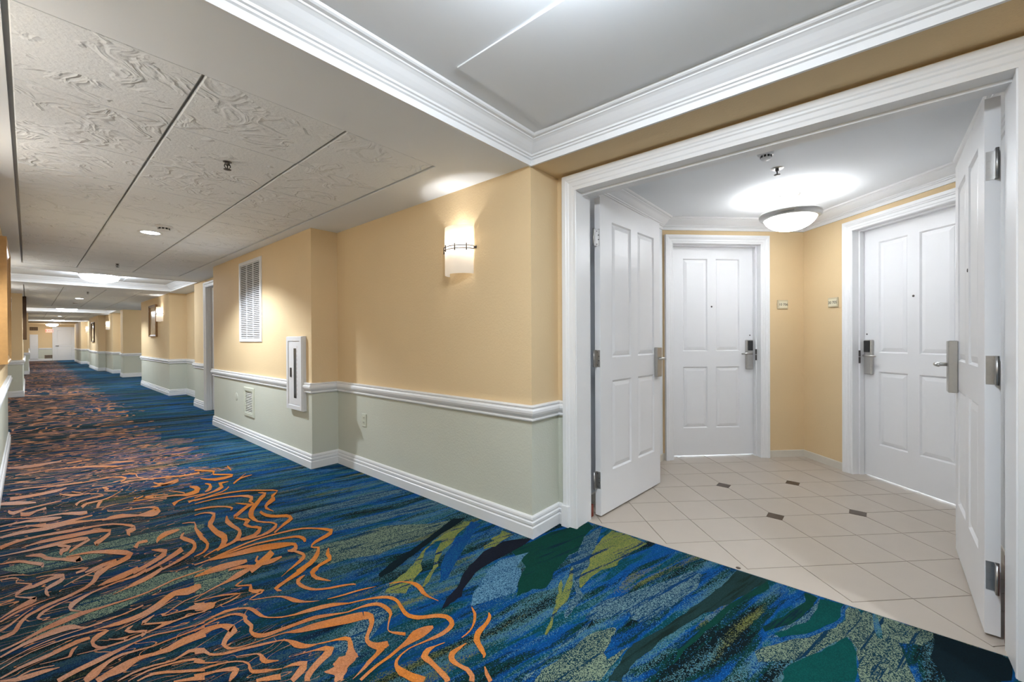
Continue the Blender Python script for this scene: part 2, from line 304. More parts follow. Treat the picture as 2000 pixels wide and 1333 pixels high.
130 2130 124 2165 145 2137 136 2184 160 2149 150 2200 175 2173 169 2211 192 2196 189 2219 211 2207 209 2227 235 2209 235 2229 277 2196 277 2209 322 2178 322 2189 353 2175 353 2185 386 2173 386 2184 433 2165 434 2178 486 2152 488 2174
158 2094 153 2132 171 2102 166 2139 185 2107 182 2146 205 2102 202 2154 228 2099 223 2159 250 2114 246 2162 271 2129 270 2160 292 2126 293 2149 313 2115 314 2138 335 2104 336 2134 358 2095 358 2135 383 2096 382 2143 409 2099 410 2150 440 2093 443 2148 474 2086 478 2143
204 2054 203 2059 224 2058 224 2068 247 2061 246 2073 273 2056 273 2068 302 2047 302 2059 330 2032 331 2043 358 2019 358 2031 384 2026 384 2040 408 2028 409 2050 427 2009 432 2035 446 1983 453 2014
228 2025 228 2031 256 2029 255 2039 285 2030 285 2042 320 2020 320 2031 355 2004 356 2014 385 1986 387 1998 409 1963 412 1980 420 1940 427 1955 428 1914 436 1931
250 1999 249 2007 271 2001 270 2012 294 1994 295 2011 324 1967 327 1985 357 1933 360 1951 388 1902 392 1919 420 1870 423 1886
335 1896 336 1905 410 1823 415 1854
232 2420 232 2422 254 2422 254 2428 278 2426 278 2434 302 2431 302 2439 334 2442 334 2450 385 2468 384 2476 445 2502 445 2509
362 2430 363 2426 338 2424 339 2402 319 2416 322 2383 312 2383 321 2399 323 2372 325 2388 349 2348 351 2363 378 2323 379 2339 392 2315 394 2328 403 2311 404 2322
288 2410 288 2405 272 2411 274 2388 258 2390 269 2387 270 2359 274 2382 287 2344 288 2357 305 2323 307 2344 315 2309 323 2327 311 2321 314 2294 299 2311 301 2286
209 2376 210 2381 220 2357 221 2365 233 2340 234 2351 251 2324 252 2339 263 2312 267 2331 260 2326 260 2310 249 2324 249 2311
383 2385 382 2413 394 2395 394 2410 410 2406 409 2414 438 2426 438 2433 473 2445 473 2453 511 2449 512 2456 553 2448 554 2456
388 2383 388 2392 424 2372 424 2379 456 2361 457 2370 476 2348 478 2374 490 2334 496 2379 504 2314 515 2375 518 2291 533 2368
325 3972 325 3992 344 3969 346 4013 365 3956 369 4035 393 3946 398 4036 424 3932 432 4020 459 3908 467 3971 497 3883 501 3924 529 3833 540 3935 560 3800 574 3954 587 3807 597 3960 617 3870 598 3938 620 3986 596 3917 603 4032 591 3973 580 4049 575 4012 549 4068 545 4038 497 4092 495 4067 443 4118 441 4096 404 4148 402 4126 368 4180 366 4157
-17 4258 -17 4279 40 4163 40 4224 94 4093 94 4180 142 4091 141 4172 189 4114 188 4177 237 4130 238 4170 288 4140 289 4169
-126 4362 -128 4391 -71 4356 -73 4392 -16 4343 -18 4388 32 4295 31 4380 75 4255 75 4358 111 4249 112 4327 145 4258 146 4288
-133 4567 -133 4591 -63 4478 -63 4500 6 4402 6 4425 80 4368 80 4397 148 4342 149 4381 197 4277 200 4352 232 4225 237 4320 254 4217 257 4304 269 4224 271 4292
-119 4110 -122 4142 -79 4105 -83 4161 -36 4101 -39 4168 17 4078 15 4151 72 4056 70 4133 117 4059 116 4140 163 4063 163 4142 221 4044 223 4103 279 4021 281 4052 324 3995 326 4023 365 3970 367 3998
-111 3885 -119 3959 -86 3917 -92 3979 -55 3942 -59 3996 -9 3955 -11 3994 47 3950 46 3988 113 3918 113 3975 178 3889 178 3954 226 3883 227 3942 270 3883 271 3922 317 3867 319 3901 362 3835 365 3867 405 3771 410 3806 436 3699 445 3749 442 3662 458 3697 443 3684 449 3612 430 3681 429 3588 408 3656 418 3584 403 3574 418 3586 410 3531 414 3537
-31 3817 -32 3828 4 3825 3 3851 46 3821 44 3874 108 3800 108 3872 173 3777 173 3861 220 3771 222 3851 261 3763 264 3833 308 3736 313 3800 336 3704 347 3749 327 3698 334 3647 302 3651 306 3590 276 3618 280 3548 254 3586 263 3522 257 3515 264 3557 269 3516 270 3528
-110 3764 -111 3780 -54 3745 -55 3769 5 3726 3 3760 67 3708 66 3766 127 3695 126 3768 175 3685 175 3761 211 3674 213 3747 232 3661 237 3720 236 3684 244 3648 221 3662 224 3615 195 3631 199 3585 172 3596 176 3552 154 3559 158 3530 149 3535 153 3520 149 3516 152 3513
108 3684 109 3705 135 3625 139 3684 146 3607 164 3631 138 3645 144 3560 117 3620 125 3552 112 3561 124 3546 116 3518 121 3517
-15 3651 -16 3667 16 3611 15 3660 40 3575 43 3642 47 3548 56 3599 58 3507 62 3563 85 3470 87 3516 115 3431 117 3472 145 3377 148 3451 170 3333 174 3438 186 3328 188 3426 188 3410 196 3340 181 3395 183 3339 166 3372 168 3343
-106 3624 -108 3644 -72 3608 -74 3637 -41 3583 -42 3627 -18 3548 -17 3590 2 3507 4 3548 27 3462 30 3512 44 3427 50 3474 42 3447 51 3411 38 3423 41 3402
137 3462 136 3477 186 3442 186 3467 236 3408 238 3452 286 3346 291 3407 329 3279 338 3352 360 3231 371 3302 370 3217 390 3232 365 3226 368 3161 339 3201 340 3139 306 3178 307 3122 274 3158 275 3109 251 3142 253 3097 232 3128 234 3086
191 3148 190 3165 225 3151 224 3192 259 3156 258 3212 288 3164 288 3218 317 3173 317 3219
465 3188 467 3201 493 3131 502 3178 507 3097 528 3132 501 3109 506 3046 474 3073 475 3014 437 3036 437 2985 400 3007 401 2961 376 2994 377 2946 356 2985 356 2935
586 3106 585 3036 557 3074 557 3009 528 3043 528 2984 495 3009 494 2962 461 2978 461 2942 430 2957 430 2923 400 2940 400 2905
644 3329 645 3315 625 3310 629 3274 607 3248 627 3270 617 3189 635 3243 631 3145 648 3195 638 3112 657 3150 639 3088 658 3093 634 3057 644 3026 617 3017 620 2972 584 2978 583 2936 544 2945 544 2909 505 2916 505 2889 471 2897 470 2873 447 2889 446 2869 427 2884 426 2868
667 3494 669 3505 700 3472 704 3493 722 3443 730 3467 715 3403 724 3399 699 3335 713 3340 696 3258 715 3282 695 3199 715 3215 690 3163 707 3158 684 3125 697 3115
635 3416 632 3387 601 3435 594 3368 567 3438 562 3352 540 3409 540 3334 519 3367 523 3316 508 3324 513 3302 501 3288 504 3279
473 3384 469 3338 451 3393 447 3347 430 3392 430 3348 415 3358 424 3321 412 3339 415 3286 411 3336 405 3309 405 3348 402 3339
257 4383 250 4454 268 4421 264 4489 284 4460 285 4511 324 4469 325 4512 368 4477 369 4511 401 4501 401 4531 431 4536 431 4563 460 4586 460 4608 489 4644 489 4661
231 4479 223 4539 239 4527 235 4572 253 4563 252 4607 284 4582 285 4626 320 4592 322 4638 358 4593 359 4638 385 4602 384 4641 385 4670 380 4639 363 4714 361 4686 324 4761 322 4738 277 4812 276 4793
701 3914 702 4000 719 3954 721 4019 741 3996 744 4034 776 4021 780 4054 818 4035 822 4067 864 4032 869 4062 914 4022 919 4051
785 3896 793 3962 805 3917 810 3957 827 3927 832 3958 857 3924 862 3953 889 3916 895 3947
875 4321 881 4347 887 4257 907 4338 894 4207 927 4309 895 4202 927 4215 901 4220 893 4110 866 4186 852 4083 822 4166 809 4082 796 4170 788 4122 752 4202 746 4169 644 4246 641 4219 520 4295 518 4270
398 4850 402 4889 410 4794 420 4877 415 4814 434 4792 409 4824 411 4738 399 4735 405 4779 430 4700 433 4734 472 4660 474 4684
743 4338 747 4355 783 4249 789 4275 811 4177 819 4207 811 4172 814 4150 800 4158 798 4127
595 4898 597 4920 653 4860 657 4893 721 4818 726 4861 819 4759 827 4808 917 4705 926 4759 977 4687 987 4747 1026 4680 1038 4746
522 4936 522 4978 551 4971 551 5031 575 5081 556 5021 548 5151 541 5093 493 5200 491 5165 401 5204 400 5171 299 5201 298 5167 209 5225 209 5194 122 5254 122 5227
-102 4699 -97 4753 -91 4638 -87 4713 -73 4595 -76 4689 -50 4618 -55 4694 -17 4663 -19 4706 45 4681 44 4719 109 4693 108 4729 140 4698 140 4726 161 4701 161 4719
-41 4520 -41 4629 -22 4493 -22 4600 -1 4478 -5 4580 15 4508 11 4582 32 4550 30 4591 55 4561 54 4607 82 4559 79 4633
-142 4941 -145 5023 -97 4891 -100 4997 -53 4847 -54 4963 -10 4818 -10 4905 33 4799 33 4835
-94 5026 -99 5138 -45 5017 -48 5116 9 5011 7 5100 80 5010 78 5102 146 5019 145 5111 180 5054 180 5110 205 5088 204 5120
158 4929 159 4958 187 4850 191 4900 218 4777 222 4860 263 4756 265 4812 295 4779 289 4788 269 4860 267 4831 227 4944 225 4921
328 4293 322 4314 341 4348 330 4393 350 4391 342 4464 356 4419 355 4472 364 4440 365 4462
555 5197 558 5233 602 5174 606 5217 637 5137 645 5181 636 5067 645 5089 635 4964 643 5002 671 4875 677 4912 715 4789 721 4819
-123 4245 -125 4273 -83 4241 -84 4269 -38 4233 -39 4262 16 4216 15 4244 73 4195 73 4223
5 3830 4 3844 46 3838 45 3862 88 3843 87 3873 130 3832 130 3861 173 3816 174 3841
544 4381 545 4314 530 4340 532 4298 526 4283 529 4325 552 4309 554 4342 588 4348 589 4373
640 4290 634 4249 606 4315 601 4277 587 4331 580 4305 598 4315 600 4344 631 4311 635 4337 672 4275 676 4298 718 4227 722 4248
698 4682 706 4718 716 4590 728 4649 742 4517 756 4615 804 4551 814 4643 854 4604 864 4666 853 4614 851 4572 817 4566 812 4526 756 4572 750 4530 685 4593 680 4544
-100 5338 -102 5382 -48 5331 -49 5376 9 5316 9 5360 78 5270 78 5315 151 5221 151 5266 224 5200 225 5240 299 5186 301 5220
-81 5916 -82 5957 -6 5919 -7 5959 74 5913 74 5955 169 5888 169 5935 269 5840 271 5897 374 5754 378 5826 466 5663 473 5746 522 5607 528 5679 564 5560 570 5614
-130 6288 -132 6364 -57 6221 -60 6352 13 6179 11 6334 76 6185 75 6329 133 6220 133 6315 177 6236 178 6308 217 6252 218 6300
247 6099 248 6161 354 6098 357 6177
1015 4815 1027 4871 1057 4758 1068 4805 1093 4705 1103 4748 1114 4665 1129 4724 1118 4645 1144 4682 1108 4626 1117 4602 1095 4536 1109 4584 1141 4477 1153 4526 1189 4422 1203 4472 1202 4385 1220 4426 1203 4409 1192 4349 1147 4410 1129 4326 1080 4425 1060 4340 1036 4465 1023 4414 999 4528 992 4499
1261 4763 1272 4779 1251 4701 1268 4727 1244 4643 1264 4677 1242 4602 1257 4627 1244 4567 1249 4576
1327 4280 1322 4261 1281 4287 1272 4251 1234 4277 1225 4230 1187 4221 1182 4177 1143 4154 1140 4114
1304 4371 1302 4357 1225 4269 1223 4252
878 4145 896 4282 913 4191 924 4269
979 4312 986 4338 990 4274 1002 4318 992 4237 1015 4284 985 4211 1003 4190 975 4181 976 4105 957 4146 950 4080 930 4103 927 4079
1131 4238 1127 4219 1096 4258 1087 4214 1063 4263 1060 4196 1046 4155 1075 4206 1052 4150 1060 4092 1026 4114 1017 4039 975 4060 969 4019 910 4030 906 3999 842 4005 839 3982
1093 4091 1092 4063 1066 4041 1063 4014 1022 3994 1018 3969 929 3957 926 3937 825 3925 823 3910
807 3835 810 3853 870 3839 873 3859 935 3834 940 3856 1014 3797 1021 3826 1082 3746 1092 3783 1112 3680 1133 3743 1119 3638 1149 3681 1114 3642 1119 3592 1086 3579 1103 3578 1090 3522 1103 3546 1095 3505 1099 3493 1086 3515 1078 3480 1058 3519 1050 3463 1007 3469 1001 3408 960 3415 955 3351 936 3388 934 3333 918 3325 936 3357 932 3287 942 3314 948 3247 957 3271 959 3209 976 3255 965 3216 983 3201 956 3218 953 3153 925 3160 945 3156 930 3098 949 3140 947 3065 958 3093 964 3028 981 3074 971 3018 993 3024 957 2997 958 2945 922 2959 914 2905 877 2956 869 2915 823 2956 819 2933 763 2939 760 2920 708 2916 706 2899 672 2892 671 2877 642 2867 642 2855
823 3908 826 3927 906 3914 911 3940 989 3912 996 3944 1066 3892 1074 3925 1136 3857 1145 3889 1197 3802 1207 3832 1248 3741 1258 3771 1292 3691 1303 3721 1312 3650 1326 3669 1291 3631 1287 3596 1249 3594 1249 3547 1226 3529 1254 3535 1230 3535 1230 3456 1202 3500 1191 3418 1164 3450 1160 3394 1136 3400 1144 3370 1118 3331 1139 3357 1127 3285 1138 3306 1139 3241 1143 3248
1198 3724 1202 3739 1215 3686 1229 3724 1220 3664 1246 3685 1212 3669 1208 3601 1179 3627 1174 3558 1150 3583 1148 3517 1120 3537 1118 3469 1082 3480 1082 3410 1044 3416 1051 3353 1013 3345 1034 3310 992 3260 1025 3279 991 3183 1017 3223 1003 3128 1015 3156 1025 3088 1034 3113 1048 3054 1057 3078 1062 3017 1074 3042 1063 2992 1080 2998 1055 2983 1054 2942 1028 2958 1023 2911 993 2932 986 2889 950 2911 944 2883 898 2917 893 2893 844 2929 840 2911
1066 3292 1087 3326 1066 3237 1088 3276 1071 3184 1093 3232 1090 3143 1109 3193 1113 3110 1130 3158 1140 3086 1158 3136 1161 3062 1182 3114 1168 3034 1194 3075 1172 3039 1178 3000 1148 3015 1141 2965 1105 2979 1100 2937 1061 2932 1059 2905 1018 2889 1016 2867
1013 3624 1016 3633 1027 3580 1034 3604 1042 3542 1053 3575 1063 3521 1071 3546 1085 3504 1089 3517
777 3691 781 3719 821 3683 826 3715 863 3668 870 3703 905 3635 913 3667 939 3594 947 3624 956 3553 967 3586 962 3525 975 3546 961 3530 960 3505 948 3510 946 3498
755 3588 757 3605 785 3589 788 3609 812 3581 817 3606 835 3547 845 3583 842 3508 862 3535 830 3482 841 3442 808 3431 815 3374 787 3391 799 3337 766 3314 794 3324 762 3218 793 3262 765 3132 796 3189 772 3072 806 3143 774 3046 812 3074 770 3027 791 2986 757 2984 764 2931 736 2940 738 2897 711 2894 712 2875
899 3413 902 3410 878 3363 893 3352 859 3291 889 3315 859 3218 888 3265 864 3159 888 3203 871 3110 893 3149 873 3076 893 3088 863 3048 876 3019 848 3015 854 2967 833 2986 833 2937 811 2959 807 2919 773 2930 770 2906 731 2907 729 2890
702 3357 710 3365 692 3254 710 3272 686 3158 709 3189 691 3081 712 3110 694 3030 708 3027 680 2985 685 2957 658 2942 658 2918 635 2923 633 2905 610 2912 609 2904
627 2791 627 2799 710 2811 712 2829 791 2830 795 2856 850 2845 854 2868 905 2853 909 2871 975 2846 980 2867 1044 2831 1050 2854 1102 2814 1110 2838 1152 2790 1160 2813 1188 2756 1197 2777 1216 2714 1226 2735 1242 2655 1261 2690 1254 2611 1281 2638 1251 2621 1245 2575 1219 2604 1208 2557 1177 2589 1167 2547 1135 2572 1129 2538 1104 2544 1103 2522 1082 2507 1094 2514 1092 2481 1101 2501 1109 2463 1117 2481
1112 2482 1119 2473 1092 2448 1102 2428 1071 2418 1077 2382 1042 2384 1041 2341 1006 2354 1002 2309 966 2334 959 2291 924 2318 918 2278
1148 2422 1150 2416 1125 2396 1133 2377 1102 2358 1122 2351 1094 2320 1116 2320 1094 2307 1093 2274 1066 2296 1059 2263 1030 2286 1025 2257 1001 2268 998 2240 974 2250 972 2221
585 2789 586 2801 656 2793 658 2810 730 2796 733 2817 808 2799 811 2821 886 2794 891 2816 967 2766 974 2790 1036 2732 1044 2758 1072 2709 1082 2737 1087 2683 1104 2717 1091 2648 1114 2680 1089 2625 1113 2638 1093 2633 1096 2603 1086 2619 1085 2601
654 2786 657 2802 710 2758 717 2797 764 2733 775 2790 812 2715 827 2785 857 2697 877 2776 903 2669 927 2753 947 2642 972 2725 989 2630 1009 2691 1021 2619 1036 2658 1028 2601 1048 2631 1025 2598 1043 2589 1020 2589 1025 2549 1011 2579 1002 2526 999 2577 986 2536 981 2577 975 2558
996 2530 1006 2549 1006 2486 1021 2512 1012 2452 1030 2474 1010 2445 1023 2430 1002 2434 1002 2399 975 2411 972 2379 942 2384 940 2364 913 2364 912 2349 886 2344 885 2335
603 2662 605 2685 633 2644 640 2696 665 2629 676 2699 702 2615 716 2688 739 2606 751 2672 763 2607 773 2659 784 2613 790 2647
688 2585 691 2604 711 2576 716 2606 735 2565 743 2601 766 2542 776 2576 786 2523 799 2546 781 2533 779 2512 758 2523 756 2506
917 2658 915 2590 888 2631 886 2559 861 2606 858 2532 836 2583 833 2514 812 2559 810 2499 787 2531 786 2483 763 2504 762 2467
932 2537 928 2518 908 2542 901 2503 885 2546 874 2495 860 2550 847 2497 841 2559 825 2511 830 2576 814 2545 827 2592 814 2589 832 2606 829 2622 846 2629 845 2644"""
PATCHES = """o 818 1572 834 1545 828 1511 814 1495 774 1481 748 1461 728 1438 714 1455 723 1482 705 1532 739 1530 768 1557 802 1550
o 501 2398 536 2357 573 2330 548 2291 515 2285 486 2325
y 1939 2046 1897 2011 1761 1971 1670 1915 1559 1878 1494 1832 1445 1776 1343 1717 1263 1663 1266 1684 1333 1729 1404 1777 1503 1873 1622 1972 1646 1983 1614 2001 1512 1969 1420 1887 1361 1813 1281 1762 1184 1704 1117 1784 1188 1831 1289 1854 1365 1887 1475 1959 1602 2016 1690 2035 1814 2040 1907 2072
y 1971 1786 1990 1699 1916 1702 1801 1682 1732 1708 1754 1738 1856 1733 1846 1766 1932 1768
b 1592 1539 1714 1554 1875 1492 1713 1442 1697 1400 1601 1341 1542 1305 1474 1324 1392 1361 1345 1381 1317 1392 1410 1462 1478 1487
k 1875 1691 2018 1581 1903 1561 1758 1570 1680 1577 1526 1573 1395 1518 1341 1481 1274 1478 1210 1474 1286 1522 1372 1546 1487 1618 1585 1658 1715 1691
n 1890 2167 1960 2109 1840 2079 1635 2037 1430 1976 1290 1929 1167 1911 1198 1961 1321 2005 1488 2035 1687 2102
u 1774 1872 1867 1932 1960 1960 1938 2035 1729 1925 1566 1850 1452 1767 1345 1645 1391 1645 1442 1672 1620 1787
s 1287 2451 1428 2455 1564 2408 1648 2320 1745 2228 1865 2159 1746 2122 1611 2108 1478 2124 1391 2132 1302 2129 1233 2176 1166 2222 1061 2247 979 2443 1117 2495
g 1388 2642 1504 2652 1677 2606 1857 2562 2047 2487 1969 2428 1784 2450 1674 2501 1537 2512 1408 2547 1350 2571 1188 2653 1264 2673
g 1582 3011 1686 3047 1851 3022 2005 2891 1945 2874 1767 2885 1602 2896 1534 2918 1260 2969 983 3100 1243 3096
d 1821 1570 2160 1539 2430 1418 2402 1364 2237 1342 2069 1276 1995 1297 1818 1263 1794 1255 1658 1207 1605 1253 1518 1278 1641 1364 1746 1406
y 2139 1215 2279 1241 2427 1249 2457 1158 2413 1007 2274 1033 2114 1050 2078 1032 1976 1077 1860 1087 1772 1072 1774 1095 1885 1147 1965 1147 2079 1197
y 1896 1209 1859 1178 1736 1115 1659 1080 1551 1065 1511 1058 1440 1029 1391 1016 1398 1025 1504 1067 1624 1122 1735 1183 1762 1185 1677 1121 1778 1165 1866 1206
g 1743 951 1905 866 2101 783 2281 714 2278 662 2133 644 1975 677 1828 711 1716 752 1715 792 1759 818 1632 890 1581 950 1671 950
g 1995 1297 2069 1276 2237 1342 2434 1325 2139 1215 2079 1197 1965 1147 1885 1147 1774 1095 1723 1035 1611 1022 1527 1014 1592 1044 1717 1074 1859 1178 1892 1215
s 1174 912 1237 919 1349 903 1506 881 1616 833 1616 809 1560 805 1464 788 1435 762 1561 727 1491 726 1363 734 1328 731
g 1577 929 1617 920 1511 909 1371 930 1265 934 1158 941 1164 952 1280 945 1425 941
l 2437 529 2447 390 2319 424 2108 490 1956 558 1791 614 1658 645 1558 657 1484 676 1417 680 1378 671 1346 710 1409 717 1522 719 1581 725 1698 677 1857 637 2013 603 2187 565 2301 546
d 2434 388 2359 376 2107 463 1930 499 1675 550 1565 561 1659 569 1878 536 2108 490 2319 424
g 1929 551 2046 507 2025 491 1904 518
s 2433 75 2481 34 2367 27 2454 18 2453 -13 2246 -25 2269 -39 2456 -33 2463 -86 2463 -201 2390 -195 2317 -160 2271 -93 2191 -106 2051 -122 1922 30 2020 28 2129 38 2189 63 2117 103 1981 164 1908 205 1872 248 1793 318 1850 343 1974 271 2070 196 2225 108 2309 81
t 1747 236 1833 238 1944 185 2053 127 2181 72 2152 48 2073 33 1918 34
n 2450 -213 2454 -321 2444 -393 2413 -414 2279 -391 2122 -207 2257 -184
t 2417 178 2447 91 2321 97 2213 137 2101 199 1999 280 2014 303 2178 207 2320 176
g 2424 178 2350 173 2167 206 1999 280 1968 317 2126 254 2269 204
d 2432 231 2346 228 2162 286 2023 347 2004 328 2126 254 2333 193 2426 184
s -105 3568 -34 3563 81 3615 245 3551 425 3519 619 3465 766 3383 750 3309 586 3285 445 3312 314 3338 188 3316 39 3367 -33 3406
s -40 2594 30 2723 122 2750 159 2821 263 2808 339 2823 460 2822 616 2728 600 2656 474 2664 353 2639 243 2597 146 2606 57 2614 -13 2588
s 580 2770 796 2515 690 2477 581 2483 515 2460
g 1174 1847 1230 1822 1142 1693 1096 1759 1060 1754 1080 1650 1038 1634 939 1571 847 1522 814 1495 784 1638 816 1643 885 1673 1000 1723"""

# ------------------------------------------------------------------ materials
WHITE = plain('white_trim_paint', (0.80, 0.80, 0.805), 0.35, var=0.015, scale=6)
DOORW = plain('white_door_paint', (0.78, 0.78, 0.79), 0.38, var=0.02, scale=5, bump=0.03, bscale=60)
CEIL = plain('white_ceiling_paint', (0.80, 0.82, 0.84), 0.8, var=0.02, scale=3, bump=0.04, bscale=120)
def wall_paint(name, rgb, sc1=180):
    t = NT(name); p = t.coord(); c = lin(rgb)
    f = t.noise(p, 2.2, 3); g = t.noise(p, sc1, 2, 0.6)
    a = t.mix(f, tuple(x * 0.95 for x in c), tuple(x * 1.04 for x in c))
    t.l(t.mix(t.math('MULTIPLY', g, 0.25), a, tuple(x * 0.8 for x in c)), t.b.inputs['Base Color'])
    t.set(Roughness=0.7); t.b.inputs['Specular IOR Level'].default_value = 0.3
    t.bump(t.noise(p, sc1 * 0.45, 3, 0.65), 0.28, 0.006); MATS[name] = t.m; return t.m
YEL = wall_paint('yellow_wallcovering', (226, 200, 158))
SAGE = wall_paint('sage_wall_paint', (206, 208, 194))
def tile_texture():
    t = NT('troweled_plaster_tile'); p = t.coord()
    n1 = t.n('ShaderNodeTexNoise', i_Scale=3.2, i_Detail=2.0); t.l(p, n1.inputs['Vector'])
    mp = t.n('ShaderNodeMix', data_type='RGBA'); mp.inputs[0].default_value = 0.22; t.l(p, mp.inputs[6]); t.l(n1.outputs['Color'], mp.inputs[7])
    a = t.noise(mp.outputs[2], 5.5, 3, 0.5, 1.2)
    ridge = t.math('ABSOLUTE', t.math('SUBTRACT', a, 0.5))
    r = t.math('SUBTRACT', 1.0, t.math('MINIMUM', t.math('MULTIPLY', ridge, 11.0), 1.0))
    gate = t.math('GREATER_THAN', t.noise(p, 3.5, 2), 0.47)
    h = t.math('ADD', t.math('MULTIPLY', r, gate), t.math('MULTIPLY', t.noise(p, 70, 3), 0.35))
    t.b.inputs['Base Color'].default_value = (0.80, 0.82, 0.835, 1); t.set(Roughness=0.85); t.bump(h, 0.7, 0.012)
    return t.m
TILEC = tile_texture()
GREY = plain('grey_joint', (0.62, 0.62, 0.60), 0.8)
NICKEL = plain('satin_nickel', (0.50, 0.49, 0.47), 0.32, 1.0, var=0.06, scale=60)
STEEL = plain('brushed_steel_hinge', (0.45, 0.44, 0.43), 0.38, 1.0, var=0.12, scale=40)
DARKM = plain('dark_metal', (0.10, 0.09, 0.085), 0.4, 0.6)
BLACK = plain('black_plastic', (0.02, 0.02, 0.02), 0.35)
BEIGE = plain('beige_plastic', (222, 214, 188), 0.45)
OUTW = plain('sage_plastic', (205, 207, 190), 0.4)
GRILLE = plain('white_grille_enamel', (0.72, 0.72, 0.73), 0.45)
DUCT = plain('dark_duct', (0.09, 0.085, 0.08), 0.8)
CERAM = plain('cream_floor_tile', (182, 171, 158), 0.42, var=0.035, scale=9, bump=0.03, bscale=90)
SKIRT = plain('pale_tile_skirting', (214, 208, 196), 0.45)
INSET = plain('dark_bronze_inset_tile', (74, 60, 48), 0.4, var=0.15, scale=50)
GROUT = plain('grey_grout', (142, 130, 116), 0.8)
REDWOOD = plain('stained_mahogany_wood', (120, 42, 16), 0.4, var=0.2, scale=25)
GILT = plain('gilt_wood_frame', (196, 156, 104), 0.4, 0.25, var=0.15, scale=30)
BRONZE = plain('dark_bronze_frame', (70, 48, 26), 0.4, 0.3, var=0.15)
plain('tan_bronze_frame', (132, 98, 60), 0.35, 0.3, var=0.15)
MATB = plain('cream_picture_mat', (214, 190, 150), 0.6)
PLAQ = plain('beige_plaque', (206, 192, 160), 0.45)
INK = plain('dark_ink', (62, 54, 44), 0.6)
GLASSK = plain('smoked_cabinet_glass', (0.05, 0.05, 0.05), 0.12)
DOMEG = glow('frosted_dome_glass', NEUT, E_DOME)
BOWLG = glow('frosted_bowl_glass', BOWLC, E_BOWL)
def lit_glass(name):
    t = NT(name); f = t.noise(t.coord(), 14, 2); c = t.mix(f, (0.80, 0.76, 0.70), (0.86, 0.82, 0.76))
    tr = t.n('ShaderNodeBsdfTranslucent'); t.l(c, tr.inputs[0]); t.l(c, t.b.inputs['Base Color'])
    t.b.inputs['Emission Color'].default_value = (1.0, 0.92, 0.80, 1); t.b.inputs['Emission Strength'].default_value = E_SHADE; t.set(Roughness=0.3)
    mx = t.n('ShaderNodeMixShader', i_0=0.65); t.l(t.b.outputs[0], mx.inputs[1]); t.l(tr.outputs[0], mx.inputs[2])
    t.l(mx.outputs[0], t.t.nodes['Material Output'].inputs['Surface']); return t.m
SHADEG = lit_glass('frosted_sconce_glass')
SHADE_FILL = glow('fill_sconce_glass', (0.95, 0.98, 1.0), E_SHADE_FILL)  # glass of the added left-wall fill sconces, brighter than the visible ones
LENS = glow('downlight_lens', NEUT, 14.0)
EXITM = glow('exit_sign_face', (1.0, 0.35, 0.22), 0.35, (0.85, 0.55, 0.45))
def art(name, cols, sx, sz):
    t = NT(name); p = t.coord(); mp = t.n('ShaderNodeMapping'); mp.inputs['Scale'].default_value = (sx, sx, sz); t.l(p, mp.inputs[0])
    f = t.noise(mp.outputs[0], 1.0, 4, 0.55, 0.6)
    t.l(t.ramp(f, [(0.25 + 0.5 * i / (len(cols) - 1), lin(c)) for i, c in enumerate(cols)]), t.b.inputs['Base Color'])
    t.set(Roughness=0.2); MATS[name] = t.m; return t.m
ARTA = art('hazy_tan_landscape_print', [(150, 118, 80), (196, 168, 126), (222, 200, 166), (176, 142, 100)], 1.2, 3.0)
ARTB = art('golden_landscape_print', [(160, 118, 70), (196, 152, 100), (214, 178, 130), (176, 132, 82)], 1.2, 2.5)

# ---- carpet
C_NAVY, C_BLUE, C_TEAL = lin((8, 40, 80)), lin((6, 76, 140)), lin((6, 82, 98))
C_DKG, C_BLK, C_GRY, C_OLV = lin((9, 56, 52)), lin((9, 26, 30)), lin((112, 142, 140)), lin((138, 142, 74))
C_ORG, C_PEACH = lin((216, 132, 56)), lin((212, 166, 144))
C_DIM = 0.40
def bst(c, k=1.75): return tuple(min(0.9, x * k * C_DIM) for x in c)
def flow(t):
    """coordinates turned along the weave's flow: x along the streaks, y across"""
    p = t.coord(); mp = t.n('ShaderNodeMapping'); mp.inputs['Rotation'].default_value = (0, 0, math.radians(14)); t.l(p, mp.inputs[0])
    return p, mp.outputs[0]
def stretch(t, v, sx, sy, off=(0, 0, 0)):
    mp = t.n('ShaderNodeMapping'); mp.inputs['Scale'].default_value = (sx, sy, 1); mp.inputs['Location'].default_value = off; t.l(v, mp.inputs[0]); return mp.outputs[0]
def tufts(t, p, size=320.0):
    wn = t.n('ShaderNodeTexVoronoi', i_Scale=size); t.l(p, wn.inputs['Vector'])
    sep = t.n('ShaderNodeSeparateColor'); t.l(wn.outputs['Color'], sep.inputs[0]); return sep.outputs[0], wn.outputs['Distance']
def finish_pile(t, p, col, rnd, dist):
    v = t.math('MULTIPLY_ADD', rnd, 0.5, 0.75)
    hs = t.n('ShaderNodeHueSaturation'); t.l(v, hs.inputs['Value']); t.l(col, hs.inputs['Color']); t.l(hs.outputs[0], t.b.inputs['Base Color'])
    t.set(Roughness=0.95); t.b.inputs['Specular IOR Level'].default_value = 0.1
    t.bump(dist, -0.35, 0.004)
